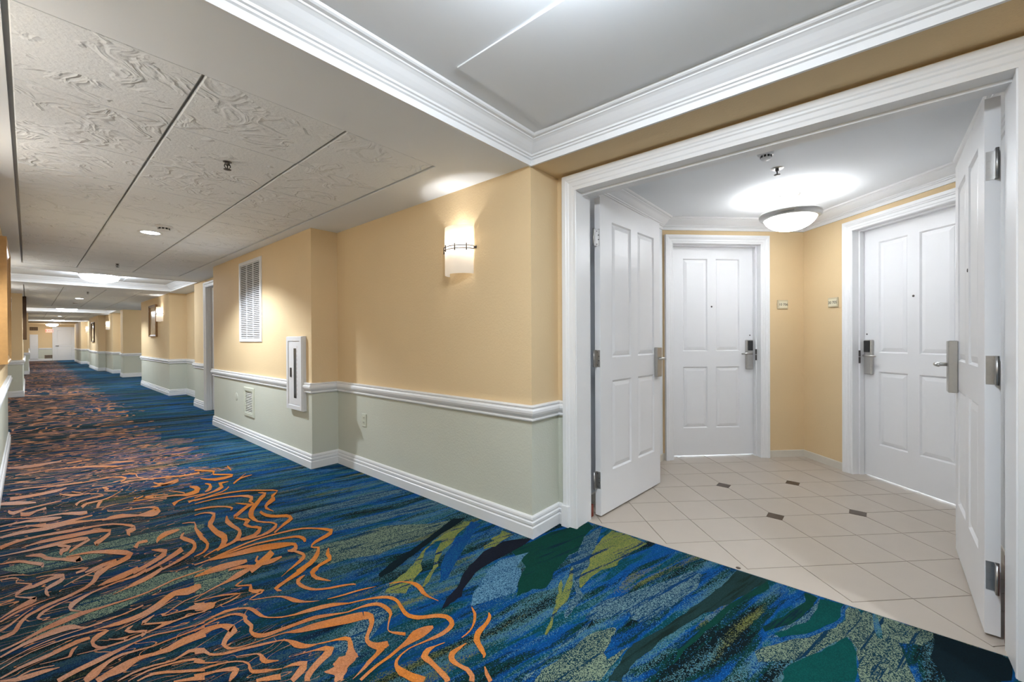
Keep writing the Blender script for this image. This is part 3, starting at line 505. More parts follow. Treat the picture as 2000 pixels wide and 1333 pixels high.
def carpet_mat():
    t = NT('swirl_patterned_carpet'); p, q = flow(t)
    rnd, dist = tufts(t, p)
    wob = t.n('ShaderNodeTexNoise', i_Scale=1.3, i_Detail=2.0); t.l(q, wob.inputs['Vector'])
    mx = t.n('ShaderNodeMix', data_type='RGBA'); mx.inputs[0].default_value = 0.12; t.l(q, mx.inputs[6]); t.l(wob.outputs['Color'], mx.inputs[7])
    qq = mx.outputs[2]
    sy_ = t.n('ShaderNodeSeparateXYZ'); t.l(p, sy_.inputs[0])
    fy = t.n('ShaderNodeMapRange'); fy.inputs[1].default_value = 6.0; fy.inputs[2].default_value = 9.0; t.l(sy_.outputs['Y'], fy.inputs[0])
    def mixf(a, c): return t.math('MULTIPLY_ADD', fy.outputs[0], t.math('SUBTRACT', c, a), a)
    f = mixf(t.noise(stretch(t, qq, 1.1, 9.0), 1.0, 4, 0.6), t.noise(stretch(t, qq, 0.6, 2.6), 1.0, 3, 0.55))
    g = t.math('ADD', f, t.math('MULTIPLY', t.math('SUBTRACT', rnd, 0.5), 0.05))
    base = t.ramp(g, [(0.0, bst(C_BLK)), (0.40, bst(C_BLK)), (0.415, bst(C_DKG)), (0.45, bst(C_DKG)), (0.455, bst(C_NAVY)), (0.49, bst(C_BLUE)), (0.535, bst(C_BLUE)), (0.55, bst(C_TEAL)), (0.585, bst(C_DKG)), (0.61, bst(C_TEAL)), (0.66, bst(C_NAVY)), (0.72, bst(C_BLK))])
    # flecked grey-green yarn streaks
    f2 = t.noise(stretch(t, qq, 1.3, 11.0, (3.1, 7.7, 0)), 1.0, 3, 0.55)
    m2 = t.math('GREATER_THAN', t.math('ADD', f2, t.math('MULTIPLY', t.math('SUBTRACT', rnd, 0.5), 0.28)), 0.59)
    base = t.mix(t.math('MULTIPLY', m2, 0.8), base, bst(lin((92, 138, 146)), 1.4))
    base = t.mix(t.math('MULTIPLY', t.math('GREATER_THAN', rnd, 0.93), 0.5), base, bst(lin((56, 128, 178)), 1.6))
    f3 = t.noise(stretch(t, qq, 1.0, 8.0, (9.1, 1.7, 0)), 1.0, 3, 0.55)
    m3 = t.math('GREATER_THAN', t.math('ADD', f3, t.math('MULTIPLY', t.math('SUBTRACT', rnd, 0.5), 0.12)), 0.655)
    base = t.mix(t.math('MULTIPLY', m3, 0.8), base, bst(C_OLV, 1.2))
    # orange contour lines further down the corridor, on its left two thirds
    sx = t.n('ShaderNodeSeparateXYZ'); t.l(p, sx.inputs[0])
    wob2 = t.n('ShaderNodeTexNoise', i_Scale=2.6, i_Detail=3.0); t.l(q, wob2.inputs['Vector'])
    mx2 = t.n('ShaderNodeMix', data_type='RGBA'); mx2.inputs[0].default_value = 0.16; t.l(q, mx2.inputs[6]); t.l(wob2.outputs['Color'], mx2.inputs[7])
    h = mixf(t.noise(stretch(t, mx2.outputs[2], 1.6, 6.0, (4, 2, 0)), 1.0, 3, 0.55, 0.5), t.noise(stretch(t, mx2.outputs[2], 0.9, 1.5, (4, 2, 0)), 1.0, 3, 0.55, 0.5))
    fr = t.math('ABSOLUTE', t.math('SUBTRACT', t.math('FRACT', t.math('MULTIPLY', h, 15.0)), 0.5))
    far = t.n('ShaderNodeMapRange'); far.inputs[1].default_value = 4.9; far.inputs[2].default_value = 5.9
    t.l(t.math('ADD', sx.outputs['Y'], t.math('MULTIPLY', sx.outputs['X'], 1.0)), far.inputs[0])
    wdt = t.math('MULTIPLY', t.noise(stretch(t, q, 3.0, 6.0, (1, 8, 0)), 1.0, 2), t.math('MULTIPLY_ADD', far.outputs[0], 0.19, 0.06))
    line = t.math('LESS_THAN', fr, wdt)
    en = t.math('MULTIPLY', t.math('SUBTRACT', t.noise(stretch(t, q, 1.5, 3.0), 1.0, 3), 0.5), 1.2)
    edge = t.math('LESS_THAN', t.math('ADD', sx.outputs['X'], en), t.math('MULTIPLY_ADD', far.outputs[0], 0.42, 0.70))
    where = edge
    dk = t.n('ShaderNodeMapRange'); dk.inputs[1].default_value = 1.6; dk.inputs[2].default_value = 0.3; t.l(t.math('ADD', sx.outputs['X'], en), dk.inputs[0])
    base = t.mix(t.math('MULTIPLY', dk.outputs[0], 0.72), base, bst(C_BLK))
    oc = t.mix(t.noise(p, 1.7, 2), bst(C_ORG, 1.6), bst(C_PEACH, 1.35))
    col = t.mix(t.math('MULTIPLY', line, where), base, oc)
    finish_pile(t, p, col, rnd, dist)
    return t.m
def inlay(name, a, b=None, share=0.5, size=320.0, streak=None):
    t = NT(name); p, q = flow(t); rnd, dist = tufts(t, p, size)
    if b is None:
        f = t.noise(p, 9, 3); col = t.mix(f, tuple(x * 0.8 for x in a), tuple(x * 1.15 for x in a))
    else:
        n = t.noise(stretch(t, q, 3.0, 12.0), 1.0, 3)
        k = t.math('GREATER_THAN', t.math('ADD', t.math('MULTIPLY', rnd, 0.7), t.math('MULTIPLY', n, 0.6)), 1 - share + 0.15)
        col = t.mix(k, a, b)
    if streak:
        s_ = t.math('ADD', t.noise(stretch(t, q, 2.2, 34.0), 1.0, 3, 0.6), t.math('MULTIPLY', t.math('SUBTRACT', rnd, 0.5), 0.10))
        col = t.mix(t.math('GREATER_THAN', s_, streak[0]), col, streak[1])
    finish_pile(t, p, col, rnd, dist); return t.m
CARPET = carpet_mat()
def swirl_mat():
    t = NT('orange_peach_carpet_yarn'); p, q = flow(t); rnd, dist = tufts(t, p)
    sx = t.n('ShaderNodeSeparateXYZ'); t.l(p, sx.inputs[0])
    k = t.math('ADD', t.math('MULTIPLY', t.math('SUBTRACT', 1.15, sx.outputs['X']), 0.75), t.math('MULTIPLY', t.math('SUBTRACT', t.noise(p, 5, 3), 0.5), 1.6))
    k.node.use_clamp = True
    cc = t.mix(k, bst(C_ORG, 1.75), bst(C_PEACH, 1.45))
    r2 = t.math('MULTIPLY_ADD', t.noise(stretch(t, q, 2.0, 7.0), 1.0, 3), 2.2, -1.0); r2.node.use_clamp = True
    finish_pile(t, p, t.mix(r2, cc, bst(lin((196, 112, 66)), 1.4)), rnd, dist); return t.m
SWIRL = swirl_mat()
INL = {'o': SWIRL, 'y': inlay('olive_yellow_yarn', bst(C_OLV, 1.9), bst(lin((84, 108, 66)), 1.6), 0.42, streak=(0.575, bst(lin((14, 50, 88)), 1.6))),
       's': inlay('flecked_olive_yarn', bst(lin((22, 62, 78)), 1.5), bst(lin((130, 146, 122)), 1.6), 0.5, streak=(0.62, bst(lin((14, 54, 84)), 1.6))),
       'g': inlay('flecked_grey_blue_yarn', bst(lin((16, 66, 100)), 1.5), bst(lin((112, 144, 150)), 1.5), 0.46, streak=(0.60, bst(lin((12, 62, 112)), 1.6))),
       'b': inlay('flecked_sky_yarn', bst(lin((22, 78, 120)), 1.6), bst(lin((104, 150, 176)), 1.5), 0.55),
       'k': inlay('charcoal_yarn', bst(lin((24, 30, 44)), 1.5)), 'n': inlay('near_black_green_yarn', bst(lin((8, 30, 38)), 1.6)),
       'u': inlay('cobalt_yarn', bst(lin((12, 62, 130)), 1.7), bst(lin((20, 92, 130)), 1.6), 0.4),
       'd': inlay('dark_green_yarn', bst(lin((10, 66, 56)), 1.6), streak=(0.62, bst(lin((8, 40, 58)), 1.5))), 't': inlay('teal_green_yarn', bst(lin((6, 78, 74)), 1.7)),
       'l': inlay('slate_green_yarn', bst(lin((34, 62, 62)), 1.5), streak=(0.60, bst(lin((26, 46, 42)), 1.4)))}

# ================================================================== FLOOR
ZC = 2.306            # soffit / corridor ceiling
ZT = 2.42             # raised tray ceilings
ZV = 2.43             # vestibule ceiling
XT = 2.445            # where carpet meets tile
m = MB(); m.prism([(-0.9, -3.2), (5.6, -3.2), (5.6, 2.2), (5.6, 40.3), (-0.9, 40.3)], -0.12, -0.012)
floor_o = tag(m.build('floor', GROUT), kind='structure')
tag(floor_o, 'corridor floor with blue swirl carpet and cream tiled entry', 'floor')
m = MB(); m.box(-0.9, XT, -3.2, 15.3, -0.012, 0.0); m.box(-0.9, 4.3, 15.3, 19.4, -0.012, 0.0); m.box(-0.9, 3.0, 19.4, 40.2, -0.012, 0.0)
carpet = m.build('carpet', CARPET, floor_o)
carpet['label'] = 'blue and green swirl patterned carpet'
by = {}
for row in PATCHES.split('\n'):
    k, rest = row.split(' ', 1); a = [int(x) / 1000 for x in rest.split()]
    by.setdefault(k, []).append([(a[i], a[i + 1]) for i in range(0, len(a), 2)])
LAY = {'s': 0.4, 'g': 0.6, 'd': 0.8, 't': 0.9, 'n': 1.0, 'u': 1.1, 'l': 1.2, 'k': 1.3, 'b': 1.4, 'y': 1.5, 'o': 1.9}
def smooth_poly(p):
    out = []; n = len(p)
    for i in range(n):
        p0, p1, p2, p3 = (Vector(p[(i + k) % n]) for k in (-1, 0, 1, 2))
        for t_ in (0, 0.33, 0.67):
            out.append(0.5 * ((2 * p1) + (p2 - p0) * t_ * 0.8 + (2 * p0 - 5 * p1 + 4 * p2 - p3) * t_ * t_ * 0.8 + (p1 * 3 - p0 - p2 * 3 + p3) * t_ ** 3 * 0.8 + (p2 - p1) * 0.4 * t_))
    return [(q.x + random.uniform(-1, 1) * 0.003, q.y + random.uniform(-1, 1) * 0.003) for q in out]
for k, polys in by.items():
    bm = bmesh.new()
    for p_ in polys:
        p = p_
        p = [q for i, q in enumerate(p) if q != p[i - 1]]
        vs_ = [bm.verts.new((min(x, XT - 0.004), y, LAY[k] * 0.001 + 0.00002 * polys.index(p_))) for x, y in p]
        try: bm.faces.new(vs_)
        except ValueError: pass
    bmesh.ops.subdivide_edges(bm, edges=bm.edges, cuts=2, use_grid_fill=False)
    for v in bm.verts: v.co.x = min(v.co.x + random.uniform(-.005, .005), XT - .004); v.co.y += random.uniform(-.005, .005)
    bmesh.ops.triangulate(bm, faces=bm.faces)
    for f_ in bm.faces:
        if f_.normal.z < 0: f_.normal_flip()
    me = bpy.data.meshes.new('carpet_motif'); bm.to_mesh(me); bm.free(); me.materials.append(INL[k])
    tag(link('carpet_motif', me, floor_o), kind='stuff')
m = MB(); zi = 0.0022
for row in SWIRLS.split('\n'):
    a = [int(x) / 1000 for x in row.split()]
    q = [((a[i], a[i + 1]), (a[i + 2], a[i + 3])) for i in range(0, len(a), 4)]
    vs_ = []
    for l_, r_ in q:
        jx, jy = random.uniform(-.0012, .0012), random.uniform(-.0012, .0012)
        vs_ += [(l_[0] + jx, l_[1] + jy, zi), (r_[0] - jy, r_[1] + jx, zi)]
    m.add(vs_, [(2 * i, 2 * i + 2, 2 * i + 3, 2 * i + 1) for i in range(len(q) - 1)]); zi += 0.000012
sw = m.build('carpet_swirl', SWIRL, floor_o); sw['kind'] = 'stuff'; sw['label'] = 'orange and peach swirl lines of the carpet'
for poly in sw.data.polygons: pass
bm = bmesh.new(); bm.from_mesh(sw.data)
for f_ in bm.faces:
    if f_.normal.z < 0: f_.normal_flip()
bm.to_mesh(sw.data); bm.free()

# vestibule tiles, laid parallel to the two room doors (45 degrees to the corridor)
UW, VW = 4.07, 3.345                     # wall planes of the two room doors in (u, v)
YL, YR = 1.58, -0.56                     # side walls of the vestibule
def uv(u, v): return ((u + v) * S2, (u - v) * S2)
V_CORNER = uv(UW, VW)
VEST = [(2.48, YR), ((VW / S2) + YR, YR), V_CORNER, ((UW / S2) - YL, YL), (2.48, YL)]
def clip(poly, a, b, c):                 # keep a*x + b*y <= c
    out = []
    for i in range(len(poly)):
        p, q = poly[i - 1], poly[i]; dp, dq = a * p[0] + b * p[1] - c, a * q[0] + b * q[1] - c
        if (dp <= 0) != (dq <= 0):
            t_ = dp / (dp - dq); out.append((p[0] + (q[0] - p[0]) * t_, p[1] + (q[1] - p[1]) * t_))
        if dq <= 0: out.append(q)
    return out
TP, U0, V0, GAP, DI = 0.305, 2.715, 2.022, 0.0022, 0.064
ins = [(U0 + 2 * i * TP, V0 + 2 * j * TP) for i in (0, 1) for j in (0, 1)]
for i in range(-8, 8):
    for j in range(-10, 8):
        u0, v0 = U0 + i * TP, V0 + j * TP
        pl = [(u0 + GAP, v0 + GAP), (u0 + TP - GAP, v0 + GAP), (u0 + TP - GAP, v0 + TP - GAP), (u0 + GAP, v0 + TP - GAP)]
        for (a, b) in ins:
            for su in (-1, 1):
                for sv in (-1, 1):
                    cu, cv = (u0 if su > 0 else u0 + TP), (v0 if sv > 0 else v0 + TP)
                    if abs(cu - a) < 1e-3 and abs(cv - b) < 1e-3:
                        pl = clip(pl, -su, -sv, -(su * a + sv * b + DI + 0.003))
        xy = [uv(*p) for p in pl]
        xy = clip(xy, -1, 0, -2.484); xy = clip(xy, 0, 1, YL - 0.002) if xy else xy; xy = clip(xy, 0, -1, -YR - 0.002) if xy else xy
        xy = clip(xy, S2, S2, UW + 0.14) if xy else xy; xy = clip(xy, S2, -S2, VW + 0.14) if xy else xy
        if len(xy) < 3: continue
        ar = abs(sum(xy[k - 1][0] * xy[k][1] - xy[k][0] * xy[k - 1][1] for k in range(len(xy)))) / 2
        if ar < 0.0012: continue
        cx_, cy_ = sum(p[0] for p in xy) / len(xy), sum(p[1] for p in xy) / len(xy)
        m = MB(); m.prism([(x - cx_, y - cy_) for x, y in xy], -0.012, 0.0 + random.uniform(0, 0.0006)); m.build('floor_tile', CERAM, floor_o, T(cx_, cy_, 0.0))
m = MB(); m.prism([(DI, 0), (0, DI), (-DI, 0), (0, -DI)], -0.012, 0.0008)
me_ins = m.mesh('inset_tile'); me_ins.materials.append(INSET)
for (a, b) in ins:
    x, y = uv(a, b); o = link('inset_tile', me_ins, floor_o, T(x, y, 0) @ RZ(math.radians(45)))
    o['label'] = 'small dark diamond inset tile'
m = MB(); m.box(XT, 2.482, YR, YL, -0.012, 0.0015); m.build('threshold_strip', CERAM, floor_o)
m = MB(); m.lathe([(0, 0.0012), (0.012, 0.0012), (0.014, -0.004)], 0, 0, 0, 16); m.build('door_bolt_socket', INSET, floor_o, T(2.465, 0.53, 0.001))

# ================================================================== WALLS
ZS = 0.79
def wall(name, path, two_tone=True, top=ZC, label=None, parent=None, thick=0.10):
    m = MB()
    if two_tone: m.sweep(path, [(0, -0.012), (0, ZS), (0, top), (-thick, top), (-thick, -0.012)], mi=[1, 0, 0, 0, 0])
    else: m.sweep(path, [(0, -0.012), (0, top), (-thick, top), (-thick, -0.012)], mi=0)
    o = m.build(name, [YEL, SAGE], parent)
    if parent is None: tag(o, label, 'wall', kind='structure')
    return o
Y0o, Y1o = -0.405, 1.435                # clear double-door opening
WR1 = [(2.32, 1.455), (2.32, 1.584), (2.03, 1.584), (2.03, 4.05), (1.77, 4.05), (1.77, 7.26), (2.06, 7.26), (2.06, 7.887)]
WR2 = [(2.06, 8.873), (2.06, 9.69), (2.38, 9.69), (2.38, 11.90), (2.07, 11.90), (2.07, 15.43), (4.20, 15.43), (4.20, 19.24), (2.11, 19.24), (2.11, 19.80), (2.36, 19.80), (2.36, 21.90), (2.12, 21.90), (2.12, 24.20), (1.90, 24.20), (1.90, 27.95), (2.12, 27.95), (2.12, 32.6), (1.90, 32.6), (1.90, 37.4), (2.14, 37.4), (2.14, 40.0)]
WR0 = [(2.03, -3.0), (2.03, -0.554), (2.32, -0.554), (2.32, -0.425)]
WL = [(0.02, 40.0), (0.02, 24.0), (-0.4, 24.0), (-0.4, 19.15), (-0.075, 19.15), (-0.075, 14.37), (-0.5, 14.37), (-0.5, 7.92), (-0.16, 7.92), (-0.16, 4.05), (-0.42, 4.05), (-0.42, 1.584), (-0.71, 1.584), (-0.71, -0.554), (-0.42, -0.554), (-0.42, -3.0)]
wr = wall('wall_right', WR1, label='right corridor wall, yellow above sage, with a sconce')
wall('wall', WR2, parent=wr); wall('wall', WR0, parent=wr)
m = MB(); m.box(2.32, 2.47, -0.425, 1.455, 2.208, ZV, 0); m.box(2.32, 2.47, 1.455, 1.60, 2.306, ZV); m.box(2.32, 2.47, -0.58, -0.425, 2.306, ZV)
m.build('header', [YEL], wr)
wl = wall('wall_left', WL, label='left corridor wall, yellow above sage, beside the camera')
wb = wall('wall_back', [(-0.45, -3.0), (2.06, -3.0)], label='wall closing the corridor behind the camera')
we = wall('wall_end', [(2.3, 40.0), (-0.1, 40.0)], label='far end wall of the corridor with a white door')
# vestibule walls; the door openings are left free
DL0, DL1 = 1.943, 2.870                 # left room door opening along v
DR0, DR1 = 2.595, 3.490                 # right room door opening along u
DH = 2.19
m = MB()
cornL, cornR = ((UW / S2) - YL, YL), ((VW / S2) + YR, YR)
pr = [(0, -0.012), (0, ZV), (-0.11, ZV), (-0.11, -0.012)]
m.sweep([V_CORNER, uv(UW, DL1)], pr, cap=True)
m2 = MB()
def wall_piece(path): 
    mm = MB(); mm.sweep(path, pr); return mm
wv = tag(wall_piece([uv(DR1 + 0.012, VW), V_CORNER, uv(UW, DL1 + 0.012)]).build('wall_vestibule', YEL), 'yellow walls of the tiled entry behind the double doors', 'wall', kind='structure')
wall_piece([uv(UW, DL0 - 0.012), cornL]).build('wall', YEL, wv)
wall_piece([cornL, (2.47, YL)]).build('side_wall', CEIL, wv)
wall_piece([(2.47, YR), cornR]).build('side_wall', CEIL, wv)
wall_piece([cornR, uv(DR0 - 0.012, VW)]).build('wall', YEL, wv)
def quad_wall(a, b, z0, z1, n, th):
    mm = MB(); (ax, ay), (bx, by) = a, b
    mm.prism([(ax, ay), (bx, by), (bx + n[0] * th, by + n[1] * th), (ax + n[0] * th, ay + n[1] * th)], z0, z1); return mm
quad_wall(uv(UW, DL0 - 0.012), uv(UW, DL1 + 0.012), DH + 0.012, ZV, (S2, S2), 0.11).build('wall', YEL, wv)
quad_wall(uv(DR0 - 0.012, VW), uv(DR1 + 0.012, VW), DH + 0.012, ZV, (S2, -S2), 0.11).build('wall', YEL, wv)

# ================================================================== CEILING
TR = [(-0.554, 1.584), (9.27, 11.42), (19.85, 22.0), (30.55, 32.7)]
TRX = (-0.42, 2.03)
BAYX = (-0.05, 0.474, 1.08, 1.66)
BAYS = [(2.04, 11), (12.02, 11), (22.6, 11)]
RP = 0.6096
holes = [(TRX[0], TRX[1], a, b) for a, b in TR] + [(BAYX[0], BAYX[3], a, a + n * RP) for a, n in BAYS]
xs = sorted({-0.9, 2.03, 4.3} | {h[0] for h in holes} | {h[1] for h in holes})
ys = sorted({-3.2, -0.554, 1.584, 33.4, 40.2} | {h[2] for h in holes} | {h[3] for h in holes})
def in_hole(x, y): return any(h[0] < x < h[1] and h[2] < y < h[3] for h in holes)
def outer(x, y): return not (x > 2.32 and y < 1.6) 
m = MB()
xs = sorted(set(xs) | {2.32}); ys = sorted(set(ys) | {1.6, 15.3, 19.4})
for i in range(len(xs) - 1):
    for j in range(len(ys) - 1):
        cx_, cy_ = (xs[i] + xs[i + 1]) / 2, (ys[j] + ys[j + 1]) / 2
        if in_hole(cx_, cy_) or not outer(cx_, cy_): continue
        yel = (cx_ > 2.03 and -0.554 < cy_ < 1.584) or cy_ > 33.4
        x0, x1, y0, y1 = xs[i], xs[i + 1], ys[j], ys[j + 1]
        m.add([(x0, y0, ZC), (x0, y1, ZC), (x1, y1, ZC), (x1, y0, ZC)], [(0, 1, 2, 3)], 1 if yel else 0)
        m.add([(x0, y0, 2.5), (x1, y0, 2.5), (x1, y1, 2.5), (x0, y1, 2.5)], [(0, 1, 2, 3)], 0)
for a0, a1, b0, b1 in holes:
    P = [(a0, b0), (a1, b0), (a1, b1), (a0, b1)]
    for k in range(4):
        p, q = P[k], P[(k + 1) % 4]; m.add([(*p, ZC), (*q, ZC), (*q, 2.5), (*p, 2.5)], [(0, 1, 2, 3)], 0)
me = bpy.data.meshes.new('ceiling'); me.from_pydata(m.v, [], m.f); me.polygons.foreach_set('material_index', m.mi)
bm = bmesh.new(); bm.from_mesh(me); bmesh.ops.remove_doubles(bm, verts=bm.verts, dist=1e-5); bm.to_mesh(me); bm.free()
me.materials.append(CEIL); me.materials.append(YEL)
ceil_o = tag(link('ceiling', me), 'white corridor ceiling with raised trays and lay-in tile bays', 'ceiling', kind='structure')
# tray tops: two plain boards each, one hung a little lower
for k, (a, b) in enumerate(TR):
    m = MB(); m.box(TRX[0] - 0.005, TRX[1] + 0.005, a - 0.005, b + 0.005, ZT, ZT + 0.03); m.build('tray_panel', CEIL, ceil_o)
    m = MB(); m.bevbox(1.225, TRX[1] - 0.16, a + 0.22, b - 0.225, ZT - 0.007, ZT, 0.0015); m.build('tray_panel', CEIL, ceil_o)
# lay-in tiles
for k, (a, n) in enumerate(BAYS):
    for c in range(3):
        x0, x1 = BAYX[c] + (0.016 if c == 0 else 0.006), BAYX[c + 1] - (0.016 if c == 2 else 0.006)
        m = MB(); m.bevbox(x0 - (x0 + x1) / 2, x1 - (x0 + x1) / 2, -RP / 2 + 0.003, RP / 2 - 0.003, 0, 0.016, 0.004)
        me = m.mesh('ceiling_tile'); me.materials.append(TILEC)
        for r in range(n):
            link('ceiling_tile', me, ceil_o, T((x0 + x1) / 2, a + (r + 0.5) * RP, ZC + 0.001 + random.uniform(0, 0.002)) @ Matrix.Rotation(random.uniform(-.002, .002), 4, 'X'))
    m = MB(); m.box(BAYX[0] - .01, BAYX[3] + .01, a - .01, a + n * RP + .01, ZC + 0.026, ZC + 0.04); m.build('ceiling_grid', GREY, ceil_o)
# vestibule ceiling
m = MB(); m.prism([(2.47, YR - 0.12), (cornR[0] + 0.05, YR - 0.12), (V_CORNER[0] + 0.16, V_CORNER[1]), (cornL[0] + 0.05, YL + 0.12), (2.47, YL + 0.12)], ZV, ZV + 0.05)
m.build('vestibule_ceiling', CEIL, ceil_o)

# ================================================================== TRIM
BASE = [(0, 0.0), (0.020, 0.0), (0.020, 0.066), (0.014, 0.071), (0.014, 0.077), (0.018, 0.083), (0.018, 0.097), (0.011, 0.102), (0.011, 0.108), (0.014, 0.114), (0.012, 0.126), (0.006, 0.135), (0, 0.135)]
RAIL = [(0, 0.720), (0.014, 0.720), (0.019, 0.727), (0.019, 0.734), (0.012, 0.740), (0.020, 0.748), (0.030, 0.760), (0.036, 0.775), (0.036, 0.790), (0.030, 0.798), (0.022, 0.800), (0.022, 0.805), (0.029, 0.809), (0.029, 0.815), (0.024, 0.819), (0, 0.820)]
CROWN = [(-0.001, 2.294), (0.012, 2.294), (0.013, 2.326), (0.022, 2.330), (0.024, 2.338), (0.033, 2.341), (0.036, 2.350), (0.046, 2.357), (0.062, 2.371), (0.080, 2.389), (0.092, 2.397), (0.098, 2.399), (0.100, 2.404), (0.115, 2.406), (0.122, 2.411), (0.126, 2.4195), (-0.001, 2.4195)]
def run(name, paths, prof, mat, label=None, cat='trim', parent=None, closed=False):
    first = None
    for p in paths:
        m = MB(); m.sweep(p, prof, closed=closed)
        o = m.build(name if first is None else 'trim_run', mat, parent if first is None else first)
        if first is None:
            first = o
            if parent is None: tag(o, label, cat, kind='structure')
    return first
WR1b = [(2.32, 1.524)] + WR1[1:-1] + [(2.06, 7.82)]
WR2b = [(2.06, 8.945)] + WR2[1:]
WR0b = WR0[:-1] + [(2.32, -0.494)]
run('baseboard_right', [WR1b, WR2b, WR0b], BASE, WHITE, 'white stepped baseboard along the right corridor wall', 'baseboard')
run('baseboard_left', [WL], BASE, WHITE, 'white stepped baseboard along the left corridor wall', 'baseboard')
run('trim_1', [WR1b, WR2b, WR0b], RAIL, WHITE, 'white chair rail along the right corridor wall', 'chair rail')
run('trim_2', [WL], RAIL, WHITE, 'white chair rail along the left corridor wall', 'chair rail')
run('baseboard_end', [[(2.12, 40.0), (2.10, 40.0)], [(1.02, 40.0), (0.04, 40.0)]], BASE, WHITE, 'white baseboard on the far end wall', 'baseboard')
run('trim_3', [[(2.12, 40.0), (2.10, 40.0)], [(1.02, 40.0), (0.46, 40.0)]], RAIL, WHITE, 'white chair rail on the far end wall', 'chair rail')
tr_paths = [[(TRX[0], a), (TRX[1], a), (TRX[1], b), (TRX[0], b)] for a, b in TR]
for k, p in enumerate(tr_paths):
    m = MB(); m.sweep(p, CROWN, closed=True)
    tag(m.build('trim_%d' % (4 + k), WHITE), ['white crown moulding round the raised ceiling nearest the camera', 'white crown moulding round the second raised ceiling', 'white crown moulding round the third raised ceiling', 'white crown moulding round the farthest raised ceiling'][k], 'crown moulding', kind='structure')
VCR = [(d, h + 0.0095) if i not in (0, 1) else (d, 2.325) for i, (d, h) in enumerate(CROWN)]
VCR = [(max(d, 0.0), 2.325 + (h - 2.294) * (ZV - 2.3255) / (2.4195 - 2.294)) for d, h in CROWN]
m = MB(); m.sweep([(2.47, YR), cornR, V_CORNER, cornL, (2.47, YL)], VCR)
tag(m.build('trim_8', WHITE), 'white crown moulding round the tiled entry ceiling', 'crown moulding', kind='structure')
TB = [(0, 0), (0.009, 0), (0.009, 0.064), (0.006, 0.070), (0, 0.070)]
m = MB(); m.sweep([uv(DR1 + 0.085, VW), V_CORNER, uv(UW, DL1 + 0.09)], TB); tag(m.build('baseboard_vestibule', SKIRT), 'cream tile skirting in the entry corner between the room doors', 'baseboard', kind='structure')
bbv = bpy.data.objects['baseboard_vestibule']
m = MB(); m.sweep([uv(UW, DL0 - 0.085), cornL, (2.49, YL)], TB); m.build('skirting', SKIRT, bbv)
m = MB(); m.sweep([(2.49, YR), cornR, uv(DR0 - 0.085, VW)], TB); m.build('skirting', SKIRT, bbv)

CAS = [(0, 0), (0, 0.013), (0.006, 0.017), (0.018, 0.017), (0.024, 0.021), (0.044, 0.022), (0.050, 0.027), (0.058, 0.029), (0.064, 0.033), (0.088, 0.034), (0.090, 0.030), (0.090, 0)]
# double-door opening: casing on the corridor side, jamb, plinth blocks
m = MB(); k_ = 0.098 / 0.09
m.sweep([(Y1o - 0.004, 0.0), (Y1o - 0.004, DH + 0.002), (Y0o + 0.004, DH + 0.002), (Y0o + 0.004, 0.0)][::-1], [(d * k_, h) for d, h in CAS], fn=lambda a, b, h: (2.32 - h, a, b))
tr9 = tag(m.build('trim_9', WHITE), 'white moulded casing round the wide double door opening', 'door casing', kind='structure')
m = MB()
m.box(2.30, 2.492, Y1o, Y1o + 0.02, 0.0, DH + 0.02); m.box(2.30, 2.492, Y0o - 0.02, Y0o, 0.0, DH + 0.02); m.box(2.30, 2.492, Y0o, Y1o, DH, DH + 0.02)
m.box(2.38, 2.395, Y0o, Y1o, DH - 0.014, DH)
m.build('jamb', WHITE, tr9)
for y0 in (Y1o + 0.045, Y0o - 0.045 - 0.056):
    m = MB(); m.bevbox(2.276, 2.32, y0, y0 + 0.056, 0.0, 0.14, 0.003); m.build('plinth_block', WHITE, tr9)
# inner casing of the opening on the tiled side
m = MB(); m.sweep([(Y0o - 0.02, 0.0), (Y0o - 0.02, DH + 0.02), (Y1o + 0.02, DH + 0.02), (Y1o + 0.02, 0.0)], [(d * 0.9, h * 0.6) for d, h in CAS], fn=lambda a, b, h: (2.47 + h, a, b)); m.build('inner_casing', WHITE, tr9)
for y0, z1 in ((Y1o + 0.012, 0.085), (Y0o - 0.031, 0.355)):
    m = MB(); m.bevbox(2.4935, 2.545, y0, y0 + 0.024, 0.002, z1, 0.002); m.build('wood_block', REDWOOD, tr9)

# ================================================================== DOORS
PZ = ((0.285, 0.922), (1.085, 2.045))
def leaf_mesh(W, H, Tk, cols, rowsz):
    """front face at y=0 facing -y, with wells for the panels"""
    m = MB(); cx = [0] + [c for p in cols for c in p] + [W]; cz = [0] + [c for p in rowsz for c in p] + [H]
    for i in range(len(cx) - 1):
        for j in range(len(cz) - 1):
            x0, x1, z0, z1 = cx[i], cx[i + 1], cz[j], cz[j + 1]
            if i % 2 == 1 and j % 2 == 1:
                d, g = 0.010, 0.011
                o_ = [(x0, 0, z0), (x1, 0, z0), (x1, 0, z1), (x0, 0, z1)]; n_ = [(x0 + d, g, z0 + d), (x1 - d, g, z0 + d), (x1 - d, g, z1 - d), (x0 + d, g, z1 - d)]
                m.add(o_ + n_, [(0, 1, 5, 4), (1, 2, 6, 5), (2, 3, 7, 6), (3, 0, 4, 7), (4, 5, 6, 7)])
            else: m.add([(x0, 0, z0), (x1, 0, z0), (x1, 0, z1), (x0, 0, z1)], [(0, 1, 2, 3)])
    m.add([(0, 0, 0), (W, 0, 0), (W, 0, H), (0, 0, H), (0, Tk, 0), (W, Tk, 0), (W, Tk, H), (0, Tk, H)], [(4, 7, 6, 5), (0, 4, 5, 1), (1, 5, 6, 2), (2, 6, 7, 3), (3, 7, 4, 0)])
    return m
